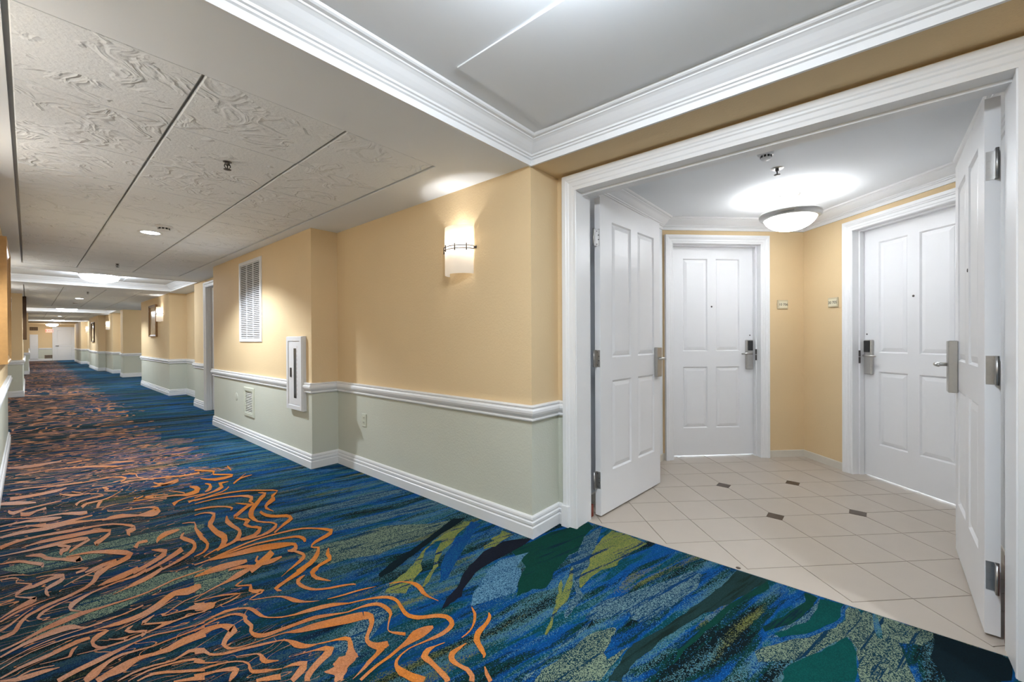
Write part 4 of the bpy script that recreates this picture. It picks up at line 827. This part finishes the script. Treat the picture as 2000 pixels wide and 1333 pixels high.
def panel_mesh(w_, h_):
    a, b = 0.014, 0.042; m = MB()
    def rc(i, y): return [(i, y, i), (w_ - i, y, i), (w_ - i, y, h_ - i), (i, y, h_ - i)]
    m.add(rc(a, 0.0108) + rc(a + 0.002, 0.0085) + rc(b, 0.0025), [(0, 1, 5, 4), (1, 2, 6, 5), (2, 3, 7, 6), (3, 0, 4, 7), (4, 5, 9, 8), (5, 6, 10, 9), (6, 7, 11, 10), (7, 4, 8, 11), (8, 9, 10, 11)])
    return m
def build_leaf(parent, W, H, cols, M=None, Tk=0.044, name='leaf'):
    lf = leaf_mesh(W, H, Tk, cols, PZ).build(name, DOORW, parent, M)
    for (x0, x1) in cols:
        for (z0, z1) in PZ: panel_mesh(x1 - x0, z1 - z0).build('panel', DOORW, lf, T(x0, 0, z0))
    return lf
def peephole(parent, x, z, M=None):
    m = MB(); m.lathe([(0, -0.003), (0.005, -0.003), (0.009, -0.002), (0.0095, 0.004)], 0, 0, 0, 16, axis='y')
    return m.build('peephole', DARKM, parent, T(x, 0, z))
def room_door(n, loc, rz, W, label, lock_side, gap=0.012):
    root = empty('door_%d' % n, loc, rz, label, 'door', kind='structure')
    H = DH - 0.004 - gap
    if W > 0.9: cols = ((0.152, 0.415), (0.507, 0.765))
    else: cols = ((0.140, 0.385), (0.475, 0.725))
    lf = build_leaf(root, W - 0.006, H, cols, T(0.003, 0, gap))
    peephole(lf, (cols[0][1] + cols[1][0]) / 2, 1.548)
    # frame: jambs, stop, casing; wall face lies 0.095 in front of the leaf
    dw = 0.095; m = MB()
    m.box(-0.02, 0, -dw - 0.001, 0.06, 0, DH + 0.02); m.box(W, W + 0.02, -dw - 0.001, 0.06, 0, DH + 0.02); m.box(0, W, -dw - 0.001, 0.06, DH, DH + 0.02)
    m.box(0, 0.012, -0.045, -0.004, 0, DH); m.box(W - 0.012, W, -0.045, -0.004, 0, DH); m.box(0.012, W - 0.012, -0.045, -0.004, DH - 0.012, DH)
    m.build('jamb', WHITE, root)
    m = MB(); m.sweep([(0.0, 0.0), (0.0, DH), (W, DH), (W, 0.0)], [(d * 0.95, h) for d, h in CAS], fn=lambda a, b, h: (a, -dw - h, b)); m.build('casing', WHITE, root)
    # card lock: escutcheon, reader, lever, latch plate, bolt dot
    s_ = 1 if lock_side == 'right' else -1
    xc = W - 0.064 if lock_side == 'right' else 0.066
    m = MB(); m.bevbox(-0.036, 0.036, -0.030, 0.0, 0.0, 0.305, 0.006)
    lk = m.build('card_lock', NICKEL, root, T(xc, 0, 0.905))
    m = MB(); m.bevbox(-0.022, 0.030, -0.038, -0.028, 0.195, 0.298, 0.004) if s_ > 0 else m.bevbox(-0.030, 0.022, -0.038, -0.028, 0.195, 0.298, 0.004); m.build('card_reader', BLACK, lk)
    m = MB(); m.tube([(0, -0.02, 0.165), (0, -0.058, 0.165)], 0.011, 10); m.tube([(0.008 * s_, -0.058, 0.165), (-0.03 * s_, -0.060, 0.166), (-0.105 * s_, -0.056, 0.163)], [0.010, 0.0105, 0.008], 10)
    m.build('lever', NICKEL, lk)
    xe = W - 0.010 if s_ > 0 else 0.010
    m = MB(); m.box(-0.008, 0.008, -0.004, 0.0, 0, 0.055); m.box(-0.008, 0.008, -0.004, 0.0, 0.06, 0.115); m.build('latch_plate', DARKM, root, T(xe, -0.0455, 1.0))
    m = MB(); m.lathe([(0, -0.003), (0.006, -0.003), (0.0075, 0.001)], 0, 0, 0, 12, axis='y'); m.build('bolt_indicator', DARKM, root, T(W - 0.045 if s_ > 0 else 0.034, 0, 1.26))
    return root
ox, oy = uv(UW + 0.095, DL0); door1 = room_door(1, (ox, oy, 0), -math.pi / 4, DL1 - DL0, 'white four-panel room door with its card lock on the right', 'right')
ox, oy = uv(DR1, VW + 0.095); door2 = room_door(2, (ox, oy, 0), -3 * math.pi / 4, DR1 - DR0, 'white four-panel room door with its card lock on the left', 'left')
for d_, W in ((door1, DL1 - DL0), (door2, DR1 - DR0)):   # daylight of the rooms shows under the doors
    l = bpy.data.lights.new('room_daylight', 'AREA'); l.shape = 'RECTANGLE'; l.size = W - 0.1; l.size_y = 0.08; l.energy = 3.0; l.color = (0.75, 0.87, 1.0)
    lo = bpy.data.objects.new('room_daylight', l); COL.objects.link(lo); lo.parent = d_; lo.location = (W / 2, 0.10, 0.16); lo.rotation_euler = (math.radians(20), 0, 0)
    m = MB(); m.box(0, W, 0.045, 0.30, -0.011, 0.0); m.build('threshold', CERAM, d_)
    m = MB(); m.box(-0.02, W + 0.02, 0.30, 0.31, 0, DH); m.box(-0.02, 0.0, 0.045, 0.30, 0, DH); m.box(W, W + 0.02, 0.045, 0.30, 0, DH); m.box(0, W, 0.045, 0.3, 0.2, 0.22); m.build('reveal', CEIL, d_)

def hinge(parent, z, knuckle_xy, dirs, hgt=0.118):
    """leaf plate on the door edge + jamb plate + knuckle with pin"""
    (kx, ky) = knuckle_xy; h = MB()
    h.tube([(kx, ky, z), (kx, ky, z + hgt)], 0.0055, 10)
    root = h.build('hinge', STEEL, parent)
    for (x0, x1, y0, y1) in dirs[:2]:
        m = MB(); m.box(x0, x1, y0, y1, z + 0.001, z + hgt - 0.001); m.build('hinge_plate', STEEL, root)
    (sx, sy0, sy1) = dirs[2]
    for k, (fy, fz) in enumerate(((0.35, 0.12), (0.78, 0.37), (0.78, 0.63), (0.35, 0.88))):
        m = MB(); y = sy0 + (sy1 - sy0) * fy; m.lathe([(0, -0.0012), (0.0045, -0.0012), (0.005, 0.0005)], sx, y, z + hgt * fz, 10, axis='x'); m.build('screw', DARKM, root)
    return root
# left open leaf (face towards the camera looks to -Y)
LW = 0.92
d3 = empty('door_3', (2.556, 1.395, 0.013), math.radians(-3.6), 'left open leaf of the white four-panel double doors', 'door', kind='structure')
LC = ((0.155, 0.430), (0.535, 0.812))
lf3 = build_leaf(d3, LW, 2.19, LC)
m = MB(); m.box(-0.0006, 0.0, 0.004, 0.04, 0, 0.004); 
for z in (0.197, 1.036, 1.868):
    hinge(d3, z - 0.013, (-0.036, 0.030), [(-0.0025, 0.0, 0.003, 0.040), (-0.036, -0.0025, 0.0255, 0.0285), (-0.0022, 0.036, 0.004)])
m = MB(); m.bevbox(-0.042, 0.042, -0.028, 0.0, 0, 0.245, 0.004); lk = m.build('handle_plate', NICKEL, d3, T(LW - 0.062, 0, 0.90))
m = MB(); m.tube([(0, -0.024, 0.155), (0, -0.072, 0.155)], 0.010, 10); m.tube([(0.006, -0.072, 0.155), (-0.03, -0.074, 0.156), (-0.10, -0.068, 0.152)], [0.009, 0.010, 0.008], 10); m.build('lever', NICKEL, lk)
# right open leaf (its face looks to +Y)
d4 = empty('door_4', (2.560 + LW - 0.002, -0.380, 0.013), math.radians(178.8), 'right open leaf of the white four-panel double doors', 'door', kind='structure')
LC4 = tuple((LW - b, LW - a) for a, b in LC[::-1])
lf4 = build_leaf(d4, LW, 2.19, LC4)
peephole(lf4, LW / 2 + 0.003, 1.545)
for z in (0.195, 1.036, 1.868):
    hinge(d4, z - 0.013, (LW + 0.036, 0.030), [(LW, LW + 0.0025, 0.003, 0.040), (LW + 0.0025, LW + 0.036, 0.0255, 0.0285), (LW + 0.0026, 0.036, 0.004)])
m = MB(); m.bevbox(-0.042, 0.042, -0.040, 0.0, 0, 0.292, 0.004); lk = m.build('handle_plate', NICKEL, d4, T(0.075, 0, 0.905))
m = MB(); m.tube([(0, -0.034, 0.158), (0, -0.085, 0.158)], 0.011, 10); m.tube([(-0.006, -0.085, 0.158), (0.03, -0.088, 0.159), (0.10, -0.082, 0.156)], [0.010, 0.011, 0.0085], 10); m.build('lever', NICKEL, lk)

# recessed corridor door beyond the grille wall
d5 = empty('door_5', (2.06, 8.86, 0), -math.pi / 2, 'white door in the recess just beyond the grille wall', 'door', kind='structure')
W5 = 0.96
m = MB(); m.box(-0.02, 0, -0.001, 0.12, 0, DH); m.box(W5, W5 + 0.02, -0.001, 0.12, 0, DH); m.box(-0.02, W5 + 0.02, -0.001, 0.12, DH - 0.02, DH); m.box(0, 0.014, 0.03, 0.065, 0, DH - .02); m.build('jamb', WHITE, d5)
m = MB(); m.sweep([(0, 0), (0, DH - 0.02), (W5, DH - 0.02), (W5, 0)], [(d * 0.92, h) for d, h in CAS], fn=lambda a, b, h: (a, -h, b)); m.build('casing', WHITE, d5)
build_leaf(d5, W5 - 0.006, DH - 0.035, ((0.15, 0.42), (0.53, 0.80)), T(0.003, 0.068, 0.012))
m = MB(); m.box(2.06, 2.16, 7.86, 8.9, DH, ZC); m.build('header', [YEL], wr)
for z in (0.25, 1.1, 1.85):
    m = MB(); m.box(0.0005, 0.003, 0.066, 0.0665, z, z + 0.11); m.tube([(0.006, 0.060, z), (0.006, 0.060, z + 0.11)], 0.006, 8); m.build('hinge', STEEL, d5)

# far end door
d6 = empty('door_6', (1.118, 39.985, 0), 0, 'white two-panel door in the far end wall', 'door', kind='structure')
W6 = 0.90
m = MB(); m.sweep([(0, 0), (0, 2.10), (W6, 2.10), (W6, 0)], [(d * 0.9, h) for d, h in CAS], fn=lambda a, b, h: (a, 0.005 - h, b)); m.build('casing', WHITE, d6)
lf = leaf_mesh(W6, 2.10, 0.012, ((0.13, 0.77),), ((0.2, 0.85), (1.0, 1.95))).build('leaf', DOORW, d6, T(0, 0, 0.005))
for z0, z1 in ((0.2, 0.85), (1.0, 1.95)): panel_mesh(0.64, z1 - z0).build('panel', DOORW, lf, T(0.13, 0, z0))
m = MB(); m.tube([(0.07, 0, 0.95), (0.07, -0.06, 0.95)], 0.016, 8); m.tube([(0.07, -0.06, 0.95), (0.20, -0.06, 0.95)], 0.016, 8); m.build('lever', DARKM, d6)

# ================================================================== WALL FITTINGS
# -- sconces
def sconce(loc, label, rz=0.0):
    SG = SHADE_FILL if rz else SHADEG
    root = empty('wall_sconce', loc, rz, label, 'wall light', 'frosted half-drum wall sconces')
    a, b, hgt = 0.128, 0.105, 0.335                     # local -x points into the corridor
    m = MB(); n = 28; vs_ = []
    for i in range(n + 1):
        t_ = math.pi * i / n; c, s_ = math.cos(t_), math.sin(t_)
        for (k, z) in ((1.0, 0), (1.0, hgt), (0.95, hgt), (0.95, 0)): vs_.append((-0.004 - b * s_ * k, a * c * k, z))
    fs = []
    for i in range(n):
        for q in range(4): fs.append((i * 4 + q, i * 4 + (q + 1) % 4, i * 4 + 4 + (q + 1) % 4, i * 4 + 4 + q))
    m.add(vs_, fs, 0, False); sh = m.build('glass_shade', SG, root)
    for p in sh.data.polygons: p.use_smooth = True
    m = MB(); m.bevbox(-0.012, 0.0, -0.055, 0.055, 0.10, 0.25, 0.003); m.tube([(-0.006, 0, 0.17), (-0.05, 0, 0.17)], 0.012, 10); m.build('backplate', NICKEL, root)
    m = MB()
    for z in (0.172, 0.192):
        m.tube([(-0.004 - (b + 0.006) * math.sin(math.pi * i / 24), (a + 0.006) * math.cos(math.pi * i / 24), z) for i in range(25)], 0.0032, 6)
    m.build('band', DARKM, root)
    for t_ in (0.17, 0.40, 0.62, 0.83):
        c, s_ = math.cos(math.pi * t_), math.sin(math.pi * t_); m = MB(); m.tube([(-0.004 - (b + 0.009) * s_, (a + 0.009) * c, 0.158), (-0.004 - (b + 0.009) * s_, (a + 0.009) * c, 0.206)], 0.0042, 6); m.build('band_clip', DARKM, root)
    for sgn in (-1, 1):
        m = MB(); m.tube([(-0.004, sgn * (a + 0.006), 0.182), (-0.004, sgn * (a + 0.026), 0.182)], [0.007, 0.009], 8); m.build('band_knob', DARKM, root)
    m = MB(); m.lathe([(0, 0.0), (0.02, 0.004), (0.028, 0.03), (0.018, 0.06), (0, 0.066)], -0.055, 0, 0.15, 12); m.build('bulb', SHADEG, root)
    if rz: return root
    l = bpy.data.lights.new('sconce_bulb', 'POINT'); l.energy = W_BULB; l.color = WARM; l.shadow_soft_size = 0.02
    lo = bpy.data.objects.new('sconce_bulb', l); COL.objects.link(lo); lo.parent = root; lo.location = (-0.055, 0, 0.215)
    return root
sconce((2.03, 2.215, 1.690), 'frosted glass wall sconce glowing beside the double door opening')
sconce((2.07, 12.65, 1.690), 'small glowing wall sconce next to the framed print')
sconce((2.12, 22.85, 1.690), 'small glowing sconce just past the deep alcove corner')
sconce((2.12, 31.60, 1.690), 'tiny glowing sconce nearest the far end door')
sconce((-0.42, 2.215, 1.690), 'added unseen fill sconce on the near left wall, opposite the first', math.pi)  # unseen left-wall sconces from here on, added as fill light
sconce((-0.42, 3.45, 1.690), 'added unseen fill sconce on the near left wall, next to the left pier', math.pi)
sconce((-0.5, 12.65, 1.690), 'added unseen fill sconce in the left recess, opposite the second', math.pi)
sconce((-0.5, 8.75, 1.690), 'added unseen fill sconce in the left recess before the second tray', math.pi)
sconce((-0.4, 22.0, 1.690), 'added unseen fill sconce in the far left recess', math.pi)

# -- pictures
def picture(loc, face, W, H, fmat, amat, label, fw=0.055, dp=0.045):
    """face +1: hangs on a wall whose room side is -x; -1: room side is +x"""
    root = empty('framed_picture', loc, 0, label, 'picture'); s_ = -face
    m = MB(); m.sweep([(-W / 2, 0), (W / 2, 0), (W / 2, H), (-W / 2, H)], [(0, 0), (0, dp), (0.012, dp), (0.02, dp - 0.008), (fw - 0.012, dp - 0.016), (fw, dp - 0.022), (fw, 0)], fn=lambda a, b, h: (s_ * h, a, b), closed=True); m.build('frame', fmat, root)
    m = MB(); x = s_ * 0.012; m.box(min(0, x), max(0, x), -W / 2 + fw - 0.002, W / 2 - fw + 0.002, fw - 0.002, H - fw + 0.002); m.build('mat_board', MATB, root)
    x0, x1 = s_ * 0.012, s_ * 0.0135; m = MB(); m.box(min(x0, x1), max(x0, x1), -W / 2 + fw + 0.10, W / 2 - fw - 0.10, fw + 0.10, H - fw - 0.10); m.build('print', amat, root)
    return root
picture((2.07, 13.62, 1.335), 1, 0.88, 0.79, MATS['tan_bronze_frame'], ARTA, 'bronze framed tan print beside the second sconce')
picture((1.90, 26.0, 1.20), 1, 1.1, 0.86, BRONZE, ARTA, 'dark framed print far down the right wall')
picture((-0.16, 6.42, 1.03), -1, 1.30, 1.13, GILT, ARTB, 'gilt wood framed print at the left picture edge')
picture((-0.075, 16.0, 1.28), -1, 1.5, 1.03, BRONZE, ARTB, 'dark framed print far down the left wall', dp=0.06)

# -- room number plaques
def plaque(s_, loc, rz, label):
    root = empty('room_plaque', loc, rz, label, 'sign', 'room number plaques')
    m = MB(); m.bevbox(-0.057, 0.057, -0.012, 0.0, -0.046, 0.046, 0.004); m.build('plate', PLAQ, root)
    m = MB(); m.bevbox(-0.043, 0.045, -0.0145, -0.011, -0.034, 0.032, 0.0015); m.build('insert', BEIGE, root)
    text_mesh(s_, 0.036, 'lettering', INK, root, T(0.002, -0.0148, -0.002) @ Matrix.Rotation(math.pi / 2, 4, 'X'))
    return root
x, y = uv(UW, 3.112); plaque('10 706', (x, y, 1.575), -math.pi / 4, 'beige room number plaque right of the left room door')
x, y = uv(3.700, VW); plaque('20 705', (x, y, 1.565), -3 * math.pi / 4, 'beige room number plaque left of the right room door')

# -- fire extinguisher cabinet
fc = empty('fire_extinguisher_cabinet', (1.77, 4.352, 0.535), 0, 'white recessed fire extinguisher cabinet across the chair rail', 'cabinet')
W, H = 0.365, 0.735
m = MB(); m.sweep([(-W / 2, 0), (W / 2, 0), (W / 2, H), (-W / 2, H)], [(0, -0.002), (0, 0.030), (0.006, 0.046), (0.045, 0.046), (0.050, 0.040), (0.050, -0.002)], fn=lambda a, b, h: (-h, a, b), closed=True); m.build('frame', GRILLE, fc)
m = MB(); m.bevbox(-0.040, 0.0, -W / 2 + 0.053, W / 2 - 0.053, 0.053, H - 0.053, 0.002); cd = m.build('door', GRILLE, fc)
m = MB(); m.box(-0.0415, -0.0395, -0.052, 0.008, 0.12, 0.615); m.build('glass_strip', GLASSK, cd)
m = MB(); m.bevbox(-0.047, -0.039, 0.060, 0.090, 0.325, 0.42, 0.002); m.build('pull', DARKM, cd)
m = MB()
for k in range(12): m.box(-0.0412, -0.0395, -0.075, -0.063, 0.615 - k * 0.042, 0.64 - k * 0.042)
m.build('lettering', plain('pale_red_lettering', (205, 196, 196), 0.5), cd)

# -- return-air grille, high on the same wall
def louvre(name, loc, W, H, fr, nsl, bars, mat, label, cat, dp=0.022, tilt=0.9):
    root = empty(name, loc, 0, label, cat)
    m = MB(); m.sweep([(-W / 2, 0), (W / 2, 0), (W / 2, H), (-W / 2, H)], [(0, 0), (0, 0.006), (0.006, dp * 0.7), (fr - 0.004, dp * 0.7), (fr, dp * 0.4), (fr, 0)], fn=lambda a, b, h: (-h, a, b), closed=True); m.build('frame', mat, root)
    m = MB(); m.box(-0.0015, 0.0, -W / 2 + 0.004, W / 2 - 0.004, 0.004, H - 0.004); m.build('backing', DUCT, root)
    pitch = (H - 2 * fr) / nsl; m = MB(); w2 = W / 2 - fr + 0.002
    d_ = pitch * (0.40 if nsl > 20 else 0.20); m.add([(-0.001 - d_ * 0.0, -w2, d_), (-0.001, w2, d_), (-0.002 - d_, w2, -d_ * 0.55), (-0.002 - d_, -w2, -d_ * 0.55), (-0.0025, -w2, d_ * 1.25), (-0.0025, w2, d_ * 1.25), (-0.004 - d_, w2, -d_ * 0.3), (-0.004 - d_, -w2, -d_ * 0.3)], [(0, 1, 2, 3), (4, 7, 6, 5), (0, 4, 5, 1), (2, 6, 7, 3), (0, 3, 7, 4), (1, 5, 6, 2)])
    me = m.mesh('slat'); me.materials.append(mat)
    for k in range(nsl): link('slat', me, root, T(0, 0, fr + (k + 0.45) * pitch))
    for y in bars:
        m = MB(); m.box(-dp * 0.6, -0.001, y - 0.004, y + 0.004, fr, H - fr); m.build('mullion', mat, root)
    return root
louvre('return_air_grille', (1.77, 5.708, 1.212), 0.76, 1.0, 0.045, 40, (-0.112, 0.112), GRILLE, 'tall white return air grille high on the yellow wall', 'vent')
louvre('wall_register', (1.77, 5.770, 0.298), 0.345, 0.355, 0.045, 13, (), OUTW, 'small pale slatted vent low on the sage wall', 'vent')
louvre('floor_level_vent', (0.88, 39.998, 0.15), 0.37, 0.22, 0.03, 6, (-0.08, 0.08), plain('taupe_vent', (150, 132, 112), 0.5), 'taupe vent low on the far end wall', 'vent').rotation_euler = (0, 0, math.pi / 2)

# -- round blank cover and outlet on the sage wall
m = MB(); m.lathe([(0, -0.004), (0.045, -0.004), (0.052, -0.002), (0.053, 0.0)], 0, 0, 0, 24, axis='x')
o = m.build('blank_cover', SAGE); o.location = (1.77, 6.26, 0.50); tag(o, 'round sage painted blank cover left of the low vent', 'cover plate')
ol = empty('wall_outlet', (2.03, 3.55, 0.425), 0, 'small pale duplex outlet below the chair rail', 'outlet')
m = MB(); m.bevbox(-0.007, 0, -0.038, 0.038, 0, 0.122, 0.003); m.build('cover_plate', OUTW, ol)
for z in (0.022, 0.066):
    m = MB(); m.bevbox(-0.0095, -0.006, -0.017, 0.017, z, z + 0.034, 0.003); r_ = m.build('receptacle', OUTW, ol)
    m = MB(); m.box(-0.0100, -0.0092, -0.008, -0.005, z + 0.012, z + 0.025); m.box(-0.0100, -0.0092, 0.005, 0.008, z + 0.012, z + 0.025); m.build('slot', DARKM, r_)

# -- thermostat on the left wall end, sign boards and panel on the end wall
th = empty('wall_thermostat', (-0.16, 7.76, 1.60), 0, 'small beige box on the end of the left wall', 'thermostat')
m = MB(); m.bevbox(0, 0.036, -0.06, 0.06, 0, 0.165, 0.004); m.build('case', BEIGE, th)
m = MB(); m.box(0.036, 0.0372, -0.035, 0.035, 0.10, 0.14); m.build('window', DARKM, th)
ex = empty('exit_sign', (0.915, 39.99, 1.815), 0, 'pale red exit sign high on the far end wall', 'sign')
m = MB(); m.bevbox(-0.165, 0.165, -0.03, 0.01, 0, 0.215, 0.006); m.build('face', EXITM, ex)
text_mesh('EXIT', 0.16, 'lettering', plain('exit_red', (206, 60, 44), 0.5), ex, T(0, -0.031, 0.107) @ Matrix.Rotation(math.pi / 2, 4, 'X'))
sb = empty('sign_board', (0.255, 39.995, 1.935), 0, 'dark brown board high on the far end wall', 'sign')
m = MB(); m.bevbox(-0.17, 0.17, -0.02, 0.005, 0, 0.215, 0.004); m.build('board', BRONZE, sb)
for k in range(3):
    m = MB(); m.box(-0.155 + k * 0.105, -0.062 + k * 0.105, -0.026, -0.019, 0.02, 0.195); m.build('panel', plain('brown_board', (104, 78, 44), 0.6) if k == 0 else MATS['brown_board'], sb)
pn = empty('electrical_panel', (0.255, 39.990, 0.12), 0, 'tall pale grey panel on the far end wall', 'panel')
m = MB(); m.bevbox(-0.175, 0.175, -0.03, 0.009, 0, 1.56, 0.006); m.build('case', GRILLE, pn)
m = MB(); m.bevbox(-0.155, 0.155, -0.036, -0.029, 0.02, 0.74, 0.003); m.build('door', GRILLE, pn)
m = MB(); m.bevbox(-0.155, 0.155, -0.036, -0.029, 0.76, 1.54, 0.003); m.build('door', GRILLE, pn)

# ================================================================== CEILING FITTINGS
def dome(loc, label):
    root = empty('ceiling_dome_light', loc, 0, label, 'ceiling light', 'frosted dome ceiling lights')
    m = MB(); m.lathe([(0.0, 0.0), (0.245, 0.0), (0.268, -0.012), (0.272, -0.030), (0.260, -0.034), (0.0, -0.034)], n=40); m.build('rim', GRILLE, root)
    m = MB(); m.lathe([(0.262 * math.cos(t_ * math.pi / 2 / 10), -0.032 - 0.125 * math.sin(t_ * math.pi / 2 / 10)) for t_ in range(11)], n=40); m.build('glass_dome', DOMEG, root)
    return root
CX = 0.84
dome((CX, 0.515, ZT), 'frosted dome light in the raised ceiling over the camera')
dome((CX, 10.33, ZT), 'large glowing dome light in the second raised ceiling')
dome((CX + 0.05, 20.9, ZT), 'glowing dome light in the third raised ceiling')
dome((CX + 0.18, 31.65, ZT), 'glowing dome light in the farthest raised ceiling')
dome((0.98, 37.9, ZC), 'dome light under the yellow soffit near the end wall')
def downlight(loc, label, rim=0.085):
    root = empty('recessed_downlight', loc, 0, label, 'ceiling light', 'recessed downlights')
    m = MB(); m.lathe([(rim * 0.86, -0.001), (rim, -0.004), (rim + 0.010, -0.003), (rim + 0.012, 0.002)], n=32); m.build('trim_ring', GRILLE, root)
    m = MB(); m.lathe([(0.0, 0.0005), (rim * 0.88, 0.0005)], n=32); m.build('lens', LENS, root)
    l = bpy.data.lights.new('downlight_lamp', 'SPOT'); l.energy = W_DOWN; l.color = NEUT; l.spot_size = math.radians(138); l.spot_blend = 0.4; l.shadow_soft_size = 0.06
    lo = bpy.data.objects.new('downlight_lamp', l); COL.objects.link(lo); lo.parent = root; lo.location = (0, 0, -0.012)
    return root
downlight((0.80, 5.41, ZC), 'recessed downlight in the nearest tiled ceiling bay')
downlight((0.85, 15.03, ZC), 'recessed downlight in the second tiled ceiling bay')
downlight((0.90, 26.2, ZC), 'recessed downlight in the third tiled ceiling bay')
downlight((0.80, -1.9, ZC), 'added unseen fill downlight behind the camera')  # out of view, added to put more light into the near corridor
dome((3.7, 16.5, ZC), 'added unseen fill dome inside the deep alcove on the right')  # unseen dome, added to brighten the alcove's facing wall
def sprinkler(loc, label, plate=0.0):
    root = empty('sprinkler_head', loc, 0, label, 'sprinkler', 'ceiling sprinkler heads')
    m = MB(); m.lathe([(0.0, -0.002), (0.018, -0.003), (0.022, -0.001), (0.023, 0.0)] if not plate else [(0.0, -0.003), (plate * 0.9, -0.004), (plate, 0.0)], n=24); m.build('escutcheon', NICKEL if plate else DARKM, root)
    m = MB(); m.lathe([(0.012, -0.002), (0.012, -0.016), (0.008, -0.02), (0.0, -0.02)], n=12)
    for s_ in (-1, 1): m.tube([(s_ * 0.011, 0, -0.012), (s_ * 0.016, 0, -0.026), (s_ * 0.004, 0, -0.044)], 0.003, 6)
    m.build('frame_arms', DARKM, root)
    m = MB(); m.tube([(0, 0, -0.02), (0, 0, -0.042)], 0.0035, 8); m.lathe([(0.0, -0.048), (0.020, -0.046), (0.020, -0.044), (0.0, -0.043)], n=16); m.build('deflector', DARKM, root)
    return root
sprinkler((0.79, 2.93, ZC), 'dark sprinkler head in the nearest tiled ceiling bay')
sprinkler((0.82, 7.93, ZC), 'small sprinkler head before the second raised ceiling')
sprinkler((0.86, 12.9, ZC), 'small sprinkler head in the second tiled ceiling bay')
sprinkler((3.46, 0.49, ZV), 'sprinkler head with a chrome plate over the tiled entry', 0.042)
def smoke(loc, label, rad=0.06):
    root = empty('smoke_detector', loc, 0, label, 'detector', 'ceiling smoke detectors')
    m = MB(); m.lathe([(0, -0.012), (rad, -0.012), (rad * 1.08, -0.006), (rad * 1.1, 0)], n=28); m.build('base', GRILLE, root)
    m = MB(); m.lathe([(rad * 0.72, -0.012), (rad * 0.70, -0.034), (rad * 0.55, -0.042), (0, -0.044)], n=28); m.build('cap', GRILLE, root)
    m = MB()
    for k in range(10):
        a = 2 * math.pi * k / 10; c, s_ = math.cos(a), math.sin(a); M_ = Matrix(((c, -s_, 0, 0), (s_, c, 0, 0), (0, 0, 1, 0), (0, 0, 0, 1)))
        m.box(rad * 0.66, rad * 0.735, -rad * 0.15, rad * 0.15, -0.031, -0.017, 0, M_)
    m.build('vent_slot', BLACK, root); return root
smoke((0.84, 5.02, ZC), 'white smoke detector beside the nearest downlight')
smoke((0.86, 16.6, ZC), 'small smoke detector in the second tiled ceiling bay')
smoke((3.13, 0.505, ZV), 'white smoke detector on the entry ceiling near the opening', 0.045)

# -- semi-flush bowl light in the tiled entry
bl = empty('bowl_pendant_light', (4.17, 0.50, ZV), 0, 'semi-flush frosted bowl light with nickel ring in the entry', 'ceiling light')
m = MB(); m.lathe([(0, -0.022), (0.028, -0.022), (0.045, -0.016), (0.070, -0.010), (0.078, 0.0)], n=32); m.build('canopy', NICKEL, bl)
for k in range(3):
    a = 2 * math.pi * k / 3 + 0.4
    m = MB(); m.tube([(0.035 * math.cos(a), 0.035 * math.sin(a), -0.015), (0.035 * math.cos(a), 0.035 * math.sin(a), -0.175)], 0.005, 8); m.build('rod', NICKEL, bl)
m = MB(); m.lathe([(0.0, -0.135), (0.012, -0.135), (0.014, -0.02), (0.0, -0.02)], n=12); m.build('stem', NICKEL, bl)
m = MB(); m.lathe([(0.176, -0.172), (0.208, -0.146), (0.223, -0.152), (0.226, -0.170), (0.219, -0.192), (0.196, -0.206), (0.186, -0.202), (0.184, -0.185), (0.176, -0.172)], n=48); m.build('ring', NICKEL, bl)
for k in range(3):
    a = 2 * math.pi * k / 3 + 1.3
    m = MB(); m.lathe([(0, -0.012), (0.007, -0.01), (0.008, 0.012), (0, 0.016)], 0.216 * math.cos(a), 0.216 * math.sin(a), -0.178, 10); m.build('ring_screw', NICKEL, bl)
m = MB(); m.lathe([(0.190 * math.cos(t_ * math.pi / 2 / 12), -0.182 - 0.118 * math.sin(t_ * math.pi / 2 / 12)) for t_ in range(13)], n=48); m.build('glass_bowl', BOWLG, bl)
m = MB(); m.tube([(0.034, 0.0, -0.172), (-0.034, 0.0, -0.172)], 0.008, 8); m.tube([(0, 0.034, -0.172), (0, -0.034, -0.172)], 0.008, 8); m.build('crossbar', NICKEL, bl)
l = bpy.data.lights.new('bowl_bulb', 'POINT'); l.energy = W_BOWLBULB; l.color = BOWLC; l.shadow_soft_size = 0.03
for k in range(2):
    lo = bpy.data.objects.new('bowl_bulb', l); COL.objects.link(lo); lo.parent = bl; lo.location = (0.08 * (1 - 2 * k), 0.02, -0.17)
